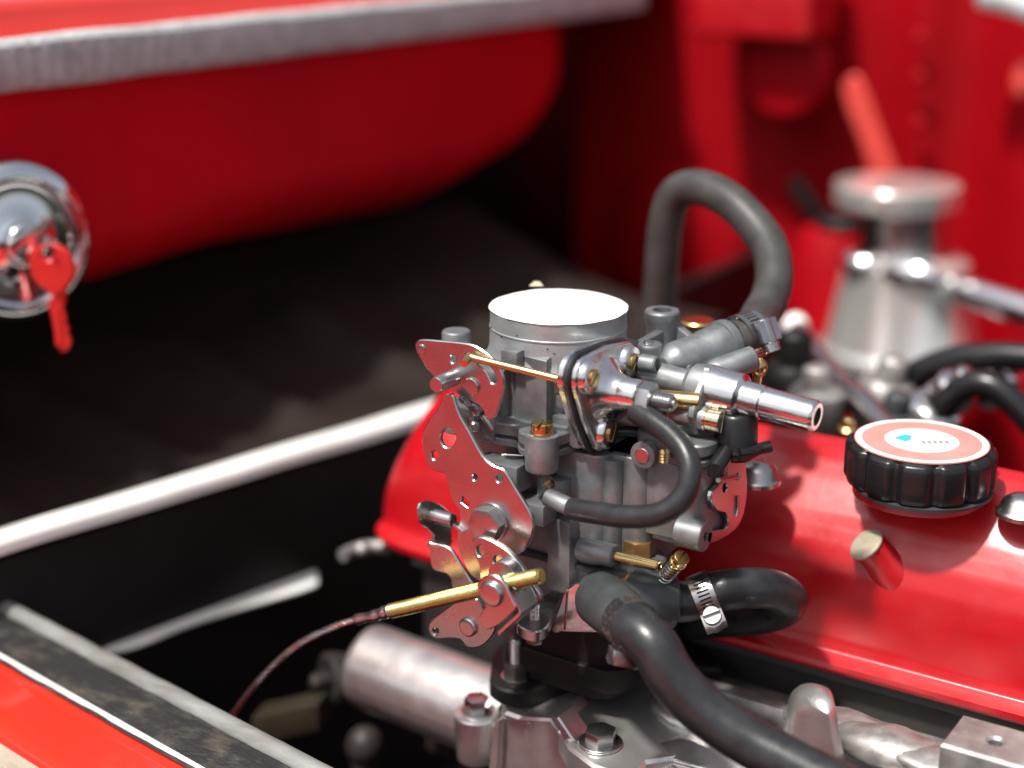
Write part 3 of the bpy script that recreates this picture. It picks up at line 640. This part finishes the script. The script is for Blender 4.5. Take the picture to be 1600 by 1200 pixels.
mk('diaphragm_edge', vac, rubber, plate(crom([p + V((0, noise.noise(p * .12) * 1.3, noise.noise(p * .1 + V((5, 0, 0))) * 1.3)) for p in flange_outline(XB + 6.6, 10.2)], 2, True), V((-2.6, 0, 0)), b=.8))
vcov = mk('vacuum_cover', carb, bright, plate(flange_outline(XB + 10, 9.0), V((-3.4, 0, 0)), b=.8), *[lathe((XB + 8, l.y, l.z), XA, [(0, 8.4), (XF - XB - 8.8, 7.4), (XF - XB - 8, 6.8)], 24) for l in lug],
   lathe((XB + 8, cen.y, cen.z), XA, [(0, 15), (2, 14.8), (3.6, 13), (6, 10), (9, 8.2), (13, 7.4)], 40), bevel=.35)
for l in lug: mk('cover_bolt', vcov, brass, slotted((XF - .6, l.y, l.z), XA, 3.9, 1.9, ang=random.uniform(.2, 1.2), w=1.1))
n0 = onX(R2(385, 700), 50)
mk('adjuster_neck', vcov, bright, lathe((46, n0.y, n0.z), XA, [(0, 7.6), (15, 7.2), (15.6, 6.6)], 32), bevel=.2)
mk('lock_nut', vcov, steel, hexa((61.7, n0.y, n0.z - .4), (68, n0.y, n0.z - .5), 7.6, .2), bevel=.6)
mk('adjuster_stud', vcov, steel, thread((68, n0.y, n0.z - .5), (77.5, n0.y, n0.z - .6), 4.2, 1.15, .45), cyl((77, n0.y, n0.z - .6), (78.5, n0.y, n0.z - .6), 2.2))
e = onY((1094, 628), -15); mk('brass_tube', carb, brass, pipe(e - V((.93, .30, 0)) * 26, e, 4.0, 3.0, 10, 32))
a = onX(R2(455, 800), 52); b = onX(R2(505, 835), 55)
mk('vacuum_nipple', vcov, zinc, lathe(a - (b - a) * .6, b - a, [(0, 8), ((b-a).length * 1.0, 7.2), ((b-a).length * 1.7, 5.4)], 28))
mk('vacuum_bracket', carb, zinc, plate([V((XB - .2, -30, -20)), V((XB - .2, 6, -22)), V((XB - .2, 6, -60)), V((XB - .2, -26, -60))], V((-10, 0, 0)), b=.6))
# ---- right side: fuel inlet, lugs and pipes
c = onY((1016, 536), 8)
mk('screw_lug', carb, zinc, lathe((c.x, c.y, -56), ZA, [(0, 6), (56 + c.z - 1, 6), (56 + c.z, 5.2)], 24), box(c.x - 4, c.x + 9, c.y - 3, c.y + 10, -56, c.z - 9), bevel=.9)
mk('lug_screw', carb, steel, lathe((c.x - 1, c.y, c.z), ZA, [(0, 2.6), (.8, 2.4), (.9, 1.2), (.3, .1)], 20))
c = onX(R10(497, 630), 57); mk('slot_boss', carb, zinc, lathe((c.x - 8, c.y, c.z), XA, [(0, 4), (7.2, 4), (8, 3.4)], 20)); mk('slot_hole', carb, gask, ell((c.x, c.y, c.z), .5, 1.3, 2.8, 12, 8))
f0, f1 = onY((1040, 590), -2), onY((1276, 651), -2); fd = (f1 - f0).normalized(); FLn = (f1 - f0).length
def ft(px): return (onY((px, 590 + (px - 1040) * .2585), -2) - f0).length
mk('inlet_tube', carb, zinc, cyl(f0 - fd * 12, f0 + fd * ft(1110), 6.2), lathe(f0 + fd * (ft(1075)), fd, [(0, 7), (3, 10), (ft(1108) - ft(1075), 11.2)], 32), bevel=.6)
mk('fuel_inlet', carb, bright, lathe(f0, fd, [(ft(1108), 11.2), (ft(1108) + 2, 11.0), (ft(1158), 10.4), (ft(1160), 9.6), (ft(1163), 7.9), (ft(1192), 7.6), (ft(1194), 7.0), (ft(1196), 7.3), (ft(1272), 6.9), (ft(1277), 6.0), (ft(1277), 4.2), (ft(1277) - 12, 4.0)], 48), smooth=25)
sc = onY((1117, 657), -14)
fl = f0 + fd * (ft(1108) + 2.5)
mk('inlet_flange', carb, zinc, plate([V((fl.x, fl.y - 4, fl.z + 11)), V((fl.x, fl.y + 7, fl.z + 9)), V((fl.x, fl.y + 9, fl.z - 6)), V((fl.x, sc.y + 5, sc.z - 7)), V((fl.x, sc.y - 3, sc.z - 7)), V((fl.x, sc.y - 7, sc.z + 2)), V((fl.x, sc.y - 5, sc.z + 8))], V((-4, 0, 0)), b=.8))
mk('inlet_boss', carb, zinc, cyl((sc.x - 22, sc.y, sc.z + .6), (sc.x - 4, sc.y, sc.z), 5.4), bevel=.6)
mk('inlet_screw', carb, pale_brass, slotted((sc.x - 4, sc.y, sc.z), XA, 4.9, 7.5, 1.25, 1.3))
c = onY((1043, 652), -14); mk('brass_jet', carb, brass, lathe((c.x, c.y, c.z - 12), ZA, [(0, 5), (8, 5), (8.5, 4.4), (11, 4.4), (12, 3.6), (12, .1)], 24), bevel=.2)
c = onY((1035, 484), 34); TX, TY, TZ = c.x, c.y, c.z
mk('tall_boss', carb, zinc, lathe((TX, TY, -54), ZA, [(0, 9), (40 + TZ, 7.5), (47 + TZ, 7.6), (49 + TZ, 8.3), (53 + TZ, 8.4), (54 + TZ, 7.8), (54 + TZ, 4.6), (44 + TZ, 4.4)], 36), smooth=30)
mk('boss_fin', carb, zinc, plate([V((TX + 4, TY, TZ - 5)), V((TX + 26, TY, TZ - 17)), V((TX + 30, TY, -54)), V((TX, TY, -54))], V((0, 5, 0)), b=.8),
   plate([V((TX, TY - 4, TZ - 8)), V((TX - 2, TY - 22, TZ - 10)), V((TX - 2, TY - 22, -54)), V((TX, TY - 4, -54))], V((4.5, 0, 0)), b=.8), box(TX - 24, TX - 2, TY - 28, TY - 12, -54, TZ - 13), bevel=.5)
h0, h1 = onY((1054, 566), 12), onY((1137, 537), 42); hd = (h1 - h0).normalized(); HL = (h1 - h0).length
mk('return_pipe', carb, zinc, lathe(h0, hd, [(-7, 4), (-4, 7.5), (0, 9.4), (HL * .52, 9.7), (HL * .55, 10.3), (HL * .86, 10.5), (HL * .87, 12), (HL, 12), (HL + 1, 11)], 40), box(h0.x - 4, h0.x + 14, h0.y, h0.y + 22, -54, h0.z - 4), bevel=.4)
mk('return_spout', carb, plastic, cyl(h1, h1 + hd * 14, 8.6))
g0, g1 = onY((1122, 580), 22), onY((1176, 560), 36); mk('side_pipe', carb, zinc, lathe(g0, g1 - g0, [(-6, 4), (-3, 6), (0, 6.3), ((g1-g0).length, 6), ((g1-g0).length + 1, 5)], 28))
c = onY((1186, 574), 40); mk('brass_clip', carb, brass, ell(c, 4, 4, 5, 14, 8), cyl(c, c + V((-2, 0, -18)), 2.4), bevel=0)
c = onY((1090, 512), 70); mk('brass_clip', carb, brass, lathe(c, ZA, [(-10, 9), (3, 9), (4, 8)], 24))
# black solenoid plug under the inlet
c = onY((1150, 676), -4)
sol = mk('solenoid_plug', carb, plastic, lathe((c.x, c.y, c.z - 12), ZA, [(0, 7), (2, 9.5), (5, 10.5), (7, 9.8), (20, 9.4), (22, 8)], 36), bevel=.5)
mk('plug_strap', sol, plastic, tube([c + V((6, -9, -6)), c + V((10, -4, -6)), c + V((11, 2, -6)), c + V((15, 5, -5))], 2.6, 12))
# linkage plate on the right end of the float bowl
XP = 93.5
lk = [onX(R4(*p), XP) for p in [(1180, 320), (1330, 330), (1362, 420), (1368, 560), (1345, 720), (1290, 830), (1190, 900), (1110, 935), (1090, 900), (1105, 850), (1215, 830), (1235, 780), (1215, 720), (1160, 705), (1120, 640), (1125, 570), (1190, 500), (1185, 420)]]
lk = crom(lk, 2, True)
lp = mk('linkage_plate', carb, steel, plate(lk, V((-2.4, 0, 0)), [[onX(R4(1212 + 16 * math.cos(a), 545 + 32 * math.sin(a)), XP) for a in [k * math.pi / 6 for k in range(12)]]], b=.5))
a, b = onX(R4(1165, 490), XP + 3), onX(R4(1300, 465), XP + 3); mk('linkage_pin', lp, steel, cyl(a, b, 1.2, None, 12), ell(b, 1.6, 1.8, 1.8, 12, 8))
mk('linkage_bar', lp, steel, tube([onX(R4(1305, 600), XP + .6), onX(R4(1303, 680), XP + .6), onX(R4(1290, 740), XP + .6)], .8, 8))
mk('linkage_arm', lp, plastic, tube([onX(R4(1250, 260), XP + 2), onX(R4(1190, 340), XP + 2), onX(R4(1150, 400), XP + 2), onX(R4(1150, 450), XP + 2)], 4, 12))
c = onX(R4(1065, 880), XP - 1); mk('drain_boss', carb, zinc, pipe((c.x - 12, c.y, c.z), (c.x + 1, c.y, c.z), 7, 2.2, 8))
# ---- coolant elbow (tee) under the carburettor
ta, tb = onY(R6(285, 345), -46), onY(R6(705, 360), -24); tc_ = onY(R6(330, 400), -50); td = onY(R6(455, 490), -72)
tee = mk('coolant_elbow', carb, tee_m, lathe(ta, tb - ta, [(-10, 7), (-7, 10), (0, 12.5), (10, 13), ((tb-ta).length - 1, 12.6), ((tb-ta).length, 11.8)], 36), lathe(ta, td - ta, [(-8, 6), (-4, 11), (2, 12.8), ((td-ta).length * .6, 12.2), ((td-ta).length, 10.4)], 36), bevel=.3)
mk('elbow_foot', tee, tee_m, tube([ta + V((-4, 16, -2)), ta + V((-2, 4, -1)), ta], 11, 24))

# ================================================================== THROTTLE CABLE
k0, k1 = onY((847, 899), -84), onY((609, 955), -84); kd_ = (k1 - k0).normalized()
cab = thing('throttle_cable', 'throttle cable with a gold threaded end clamped in the carburettor lever', 'cable', k1)
mk('threaded_end', cab, gold, thread(k1, k0, 3.6, 1.35, .5, 24), bevel=0)
m1 = onY((585, 962), -84); m2 = onY((556, 968), -84)
mk('crimp_ferrule', cab, steel, tube(crom([k1 - kd_ * 1.5, k1 + kd_ * 3, m1, m2], 5), 0, 16, rr=lambda t: 3.3 - .9 * t + .3 * math.sin(t * 22)))
path = crom([m1, m2, onY((520, 980), -86), onY((465, 1008), -89), (onY((415, 1052), -93)), onY((372, 1105), -98), onY((345, 1150), -102), onY((325, 1210), -106)], 10)
strands = []
N = len(path)
for sidx in range(6):
    pts = []; e = None
    for i, p in enumerate(path):
        t = (path[min(i+1, N-1)] - path[max(i-1, 0)]).normalized()
        if e is None: e = basis(t)[1]
        e = (e - t * e.dot(t)).normalized(); b = t.cross(e); th = sidx * math.pi / 3 + i * .55
        pts.append(p + (e * math.cos(th) + b * math.sin(th)) * 1.05)
    strands.append(tube(pts, .78, 8))
mk('wire_rope', cab, steel, strands)

# ================================================================== HOSES AND CLAMPS
def hose(name, label, path, r, m, n=20, sub=10):
    return tag(mk(name, None, m, tube(crom(path, sub), r, n), smooth=60, bevel=0), label, 'hose')
q = [(R4(150, 690), -52), (R4(300, 714), -55), (R4(500, 742), -58), (R4(690, 738), -58), (R4(830, 690), -56), (R4(935, 580), -52), (R4(972, 430), -48), (R4(930, 290), -44), (R4(830, 170), -40), (R4(700, 75), -37), (R4(590, 10), -34)]
pth = [onY(a, b) for a, b in q]
hose('vacuum_hose', 'thin black rubber hose looping from the vacuum cover down to the carburettor front', pth, 5.1, rubber)
mk('hose_nipple', carb, zinc, cyl(pth[0] + V((-14, 2, 2)), pth[0] + V((2, 0, 0)), 4.2), bevel=.3)
big = [td + (td - ta).normalized() * -8, td + (td - ta).normalized() * 6] + [onY(a, b) for a, b in [((1022, 1010), -80), ((1052, 1060), -80), ((1100, 1110), -78), ((1165, 1155), -76), ((1250, 1200), -74), ((1370, 1265), -72), ((1560, 1390), -70)]]
hose('coolant_hose', 'thick black coolant hose sweeping forward from the elbow to the bottom edge', big, 10.6, rubber, 28)
ux = (tb - ta).normalized()
uh = [tb - ux * 6, tb + ux * 6] + [onY(a, b) for a, b in [((1110, 926), -14), ((1165, 919), -6), ((1205, 921), 4), ((1230, 935), 14), ((1222, 950), 24), ((1180, 962), 32), ((1120, 967), 38), ((1050, 972), 44)]]
hose('coolant_hose', 'black coolant hose bent back in a tight loop before the red valve cover', uh, 9.4, rubber, 28)
lp_ = [h1 + hd * 4, h1 + hd * 16] + [onY(a, b) for a, b in [((1186, 497), 88), ((1202, 468), 104), ((1210, 425), 120), ((1197, 376), 136), ((1148, 320), 148), ((1098, 294), 156), ((1058, 302), 160), ((1041, 345), 162), ((1034, 410), 164), ((1030, 480), 166), ((1026, 560), 166)]]
hose('breather_hose', 'tall dark rubber hose arching up behind the carburettor', lp_, 9.8, rubber_d, 24)
def clamp(label, c, axis, R, w=10, a0=0, sgn=1):
    a, e1, e2 = basis(axis); c = V(c)
    t = thing('hose_clamp', label, 'clamp', c, 'hose clamps')
    th = .7
    g = [ring(c, a, [(-w/2, R), (-w/2, R + th), (-w * .27, R + th), (-w * .27, R)], 48), ring(c, a, [(w * .27, R), (w * .27, R + th), (w/2, R + th), (w/2, R)], 48)]
    for k in range(34):
        an = 2 * math.pi * k / 34; d = e1 * math.cos(an) + e2 * math.sin(an)
        g.append(obox(c + d * (R + th * .5), a, a.cross(d), d, w * .28, R * .055, th * .45))
    mk('band', t, steel, g)
    d = e1 * math.cos(a0) + e2 * math.sin(a0); tdir = a.cross(d) * sgn
    hc_ = c + d * (R + 3.6)
    hs_ = mk('screw_housing', t, steel, obox(hc_, a, tdir, d, w * .52, 5.5, 3.4), lathe(hc_ - tdir * 6, tdir, [(0, 4), (12, 4)], 20), bevel=.7)
    mk('screw', t, steel, slotted(hc_ + tdir * 6, tdir, 4.2, 4, .5, 1.1))
    return t
def ang_to(axis, d):
    a, e1, e2 = basis(axis); d = V(d); return math.atan2(d.dot(e2), d.dot(e1))
ca = onY((1097, 930), -17)
i_ = 2
clamp('steel band clamp with its screw facing out on the looped hose', uh[2] + (uh[2] - uh[1]) * -.28, uh[2] - uh[1], 9.6, 10, ang_to(uh[2] - uh[1], V((.15, -.65, -.75))), -1)
bd = td - ta
clamp('steel band clamp at the elbow end of the thick coolant hose', td + bd.normalized() * .5, bd, 10.9, 10, ang_to(bd, V((-.3, -.1, -.95))), 1)
clamp('bright band clamp at the foot of the tall arching hose', h1 + hd * 12, hd, 11.2, 11, ang_to(hd, V((.8, -.45, .4))), 1)

# ================================================================== INTAKE MANIFOLD
man = thing('intake_manifold', 'polished cast intake manifold under the carburettor', 'manifold', (10, -20, -260))
ra, rb = onZ((592, 1046), -222), onZ((775, 1118), -222)
def runner(u, v):
    a = 2 * math.pi * v; L = (rb - ra).length; d = (rb - ra).normalized(); e = d.cross(ZA).normalized()
    t = u * 1.35; r = 23.5 * (1 if t > .13 else math.sqrt(max(0.0004, 1 - ((.13 - t) / .13) ** 2)))
    p = ra + d * (L * t - 14)
    return p + (e * math.cos(a) + ZA * math.sin(a)) * (r + .25 * noise.noise(V((t * 4, math.cos(a), math.sin(a)))) + (1.1 * max(0, math.sin(a)) ** 12))
mk('left_runner', man, alloy, grid(runner, 60, 40), smooth=70)
tp = [onZ(q, -191.5) for q in [(784, 1083), (990, 1030), (1060, 1075)]] + [V((118, 8, -191.5)), V((112, -18, -191.5))] + [onZ(q, -191.5) for q in [(1010, 1190), (985, 1216), (925, 1195), (889, 1168), (862, 1122), (828, 1126), (788, 1112)]]
mk('carburettor_pad', man, alloy, plate(tp, V((0, 0, -13)), b=1.5))
mk('pad_body', man, alloy, plate([V((-8, 30, -204)), V((60, 30, -204)), V((112, 4, -204)), V((84, -28, -204)), V((40, -34, -204)), V((-4, -34, -204))], V((0, 0, -70)), b=2))
fr = [onY(q, -50) for q in [(775, 1128), (786, 1120), (860, 1124), (892, 1172), (912, 1235), (770, 1235)]]
mk('front_web', man, alloy, plate(fr, V((0, 30, 0)), b=1.2))
mk('web_rib', man, alloy, plate([onY(q, -55) for q in [(864, 1122), (872, 1121), (905, 1170), (925, 1240), (912, 1240), (886, 1172)]], V((0, 14, 0)), b=.8))
mk('web_rib', man, alloy, plate([onY(q, -55) for q in [(772, 1128), (782, 1126), (776, 1240), (758, 1240)]], V((0, 14, 0)), b=.8))
lg = onZ((745, 1112), -206)
mk('bolt_lug', man, alloy, lathe((lg.x, lg.y, -232), ZA, [(0, 10), (25, 12), (26, 11.5)], 28), box(lg.x - 4, lg.x + 22, lg.y - 4, lg.y + 24, -228, -208), bevel=1)
mk('lug_nut', man, steel, lathe((lg.x, lg.y, -206), ZA, [(0, 8), (1.2, 8)], 24), hexa((lg.x, lg.y, -204.8), (lg.x, lg.y, -198), 6.4, .2), bevel=.4)
ng = onZ((938, 1162), -191.3)
mk('pad_nut', man, steel, lathe(ng, ZA, [(0, 10.5), (1.3, 10.5), (1.6, 9.8)], 32), hexa(ng + ZA * 1.6, ng + ZA * 7.5, 7.6, .35), bevel=.7)
def runner2(u, v):
    a = 2 * math.pi * v; p = V((60, -38, -214)).lerp(V((240, -28, -216)), u)
    return p + (YA * math.cos(a) + ZA * math.sin(a)) * (22 - 2 * math.sin(u * 3) + .3 * noise.noise(V((u * 5, math.cos(a), math.sin(a) + 3))))
mk('right_runner', man, alloy, grid(runner2, 50, 36), smooth=70)
tb_ = [onY(q, -44) for q in [(1232, 1205), (1232, 1150), (1240, 1112), (1262, 1096), (1290, 1099), (1306, 1112), (1312, 1150), (1314, 1205)]]
mk('cast_tab', man, alloy, plate(crom(tb_, 4, True), V((-9, 17, 0)), b=3.5), smooth=60)
for (px, py, Y, a, b, h) in [(1085, 1115, -4, 22, 14, 6), (1120, 1185, -30, 28, 16, 5)]:
    c = onY((px, py), Y); g = ell(c, a, b, h, 24, 14); g = ([v + V((noise.noise(v * .09), noise.noise(v * .1 + V((9, 0, 0))), noise.noise(v * .09 + V((0, 9, 0))))) * 3 for v in g[0]], g[1])
    mk('casting_swell', man, alloy, g, smooth=80)
mk('manifold_flange', man, rough_al, box(60, 300, 14, 24, -250, -185), bevel=2)

# ================================================================== THINGS BEHIND, AT THE RIGHT
cc = onY((1405, 560), 600); TZc = onY((1390, 300), 600).z
can = thing('chrome_canister', 'out of focus chrome canister with a wide flat knob on top', 'canister', (cc.x, 600, cc.z - 20))
K = cc.x
def zc(py): return onY((1390, py), 600).z
mk('canister_body', can, satin, lathe((K, 600, zc(566)), ZA, [(0, 60), (4, 66), (15, 66), (18, 61), (zc(425) - zc(566), 51), (zc(404) - zc(566), 50), (zc(395) - zc(566), 45), (zc(388) - zc(566), 30)], 64), bevel=.8)
mk('canister_neck', can, bright, lathe((K - 4, 600, zc(395)), ZA, [(0, 38), (8, 36), (24, 36), (zc(318) - zc(395), 36)], 40))
mk('flat_knob', can, satin, lathe((K - 12, 600, zc(322)), ZA, [(0, 40), (1, 48), (2.5, 50), (18, 50), (19.5, 48.5), (20, 20)], 64), bevel=.6)
mk('lid_clip', can, chrome, ell((K - 22, 556, zc(400)), 16, 8, 9))
mk('lid_clip', can, chrome, ell((K + 20, 554, zc(405)), 26, 9, 12))
mk('canister_base', can, black, lathe((K, 600, zc(640)), ZA, [(0, 46), (zc(566) - zc(640), 46)], 40))
mk('chrome_spout', can, chrome, tube([V((K + 30, 590, zc(425))), V((K + 70, 575, zc(432))), V((K + 120, 560, zc(440))), V((K + 190, 540, zc(448)))], 12, 20))
dk = onY((1295, 470), 640)
mkd = thing('dark_canister', 'dark blurred canister just left of the chrome canister', 'canister', (dk.x, 640, dk.z - 60))
mk('dark_body', mkd, red_bulk_shade, lathe((dk.x, 650, dk.z - 90), ZA, [(0, 46), (120, 40), (150, 30), (155, 4)], 40), bevel=1)
mk('dark_cap', mkd, black, lathe((dk.x + 4, 650, dk.z + 55), ZA, [(0, 22), (14, 22), (18, 18)], 32), bevel=1)
st_ = [onY(q, 700) for q in [(1316, 135), (1330, 118), (1346, 130), (1372, 200), (1398, 268), (1404, 300), (1370, 300), (1346, 230), (1322, 170)]]
tag(mk('strap', None, peach, plate(crom(st_, 3, True), V((0, 8, 0)), b=2)), 'light red strap leaning up behind the chrome knob', 'strap')
# bright strut, leads and fittings between canister and valve cover
s0, s1 = onY((1243, 510), 330), onY((1362, 660), 215)
su = thing('grey_strut', 'slanting pale metal strut behind the oil filler cap', 'strut', s1)
mk('strut_bar', su, steel, tube([s0 - (s1 - s0) * .02, s1 + (s1 - s0) * .3], 6.5, 16)); mk('strut_tip', su, pale, ell(s0, 9, 9, 9, 16, 10))
s2, s3 = onY((1322, 608), 240), onY((1376, 660), 205)
tag(mk('bent_tube', None, steel, tube(crom([s2, (s2 + s3) / 2 + V((0, 0, 2)), s3, s3 + (s3 - s2) * .8], 6), 7, 16)), 'short bent steel tube beside the slanting strut', 'tube')
def lead(label, pts, r, m=plastic): return tag(mk('cable_lead', None, m, tube(crom([onY(a, b) for a, b in pts], 8), r, 14), smooth=60), label, 'cable')
lead('black cable arching to the right edge, the upper of two', [((1395, 620), 300), ((1430, 585), 300), ((1490, 562), 300), ((1560, 556), 300), ((1640, 562), 300)], 8.5)
lead('black cable curving down to the right edge, the lower of two', [((1470, 640), 250), ((1500, 608), 250), ((1540, 600), 250), ((1580, 625), 250), ((1640, 690), 250)], 8)
def fit(name, label, p, Y, r, h, m, ax=(0, 0, 1)):
    c = onY(p, Y); t = thing(name, label, 'fitting', c, 'blurred fittings behind the valve cover'); a = V(ax).normalized()
    mk('fitting_body', t, m, lathe(c - a * h, a, [(0, r * .8), (h * .5, r), (h * 1.1, r), (h * 1.3, r * .8)], 28), bevel=.8)
    mk('fitting_top', t, m, lathe(c + a * h * .28, a, [(0, r * .55), (h * .5, r * .5), (h * .6, r * .3)], 24), bevel=.4)
fit('round_fitting', 'bright round fitting under the lower black cable', (1460, 640), 262, 17, 20, bright, (.3, -.3, 1))
fit('round_fitting', 'bright fitting on the arch of the lower black cable', (1495, 606), 258, 13, 16, bright, (.5, -.2, .8))
fit('round_fitting', 'shiny blurred fitting below the upper black cable', (1565, 580), 320, 16, 22, chrome, (.6, 0, .8))
fit('grey_fitting', 'dull grey blurred fitting left of the black cables', (1385, 610), 285, 18, 26, rough_al, (.2, 0, 1))
fit('grey_fitting', 'dark blurred fitting at the foot of the slanting strut', (1395, 655), 235, 15, 20, tee_m, (.2, 0, 1))
fit('grey_fitting', 'dark blurred stub behind the fuel inlet pipe', (1240, 590), 250, 20, 34, black)
fit('grey_fitting', 'small dull fitting under the end of the inlet pipe', (1275, 620), 220, 17, 22, rough_al)
fit('brass_fitting', 'small brass fitting behind the valve cover by the strut', (1325, 672), 178, 6, 8, brass)

# ================================================================== LOW CLUTTER AT THE LEFT
c = onZ((515, 1060), -250)
ro = thing('rubber_mount', 'dark round rubber mount left of the manifold end', 'mount', c)
mk('mount_ring', ro, grime_shade, lathe(c, V((-.4, -.9, .1)), [(-14, 12), (-4, 15), (0, 15), (2, 12), (0, 8)], 32)); mk('mount_bolt', ro, grime_shade, lathe(c + V((-3, -6, 0)), V((-.4, -.9, .1)), [(-6, 5), (3, 5), (5, 3)], 20))
c = onZ((455, 1120), -270); tag(mk('wiring_block', None, olive, obox(c, V((.8, .3, .3)), V((-.3, .9, 0)), ZA, 22, 10, 9), bevel=2), 'dull olive block low down beside the worn seal', 'block')
c = onZ((570, 1165), -280); tag(mk('ball_joint', None, grime_shade, ell(c, 11, 11, 12), lathe(c - ZA * 26, ZA, [(0, 8), (18, 8)], 20)), 'blurred dark ball end below the manifold runner', 'joint')
c = onZ((600, 862), -180)
hp = thing('engine_pipe', 'thin blurred pipe with fittings below the end of the valve cover', 'pipe', c)
mk('pipe_run', hp, rough_al, tube(crom([onZ(q, -185) for q in [(535, 868), (565, 856), (600, 854), (650, 858), (720, 872)]], 6), 4, 14))
for q in [(566, 857), (608, 858)]: c = onZ(q, -184); mk('pipe_fitting', hp, olive if q[0] > 600 else rough_al, ell(c, 5, 5, 4.5, 14, 8))
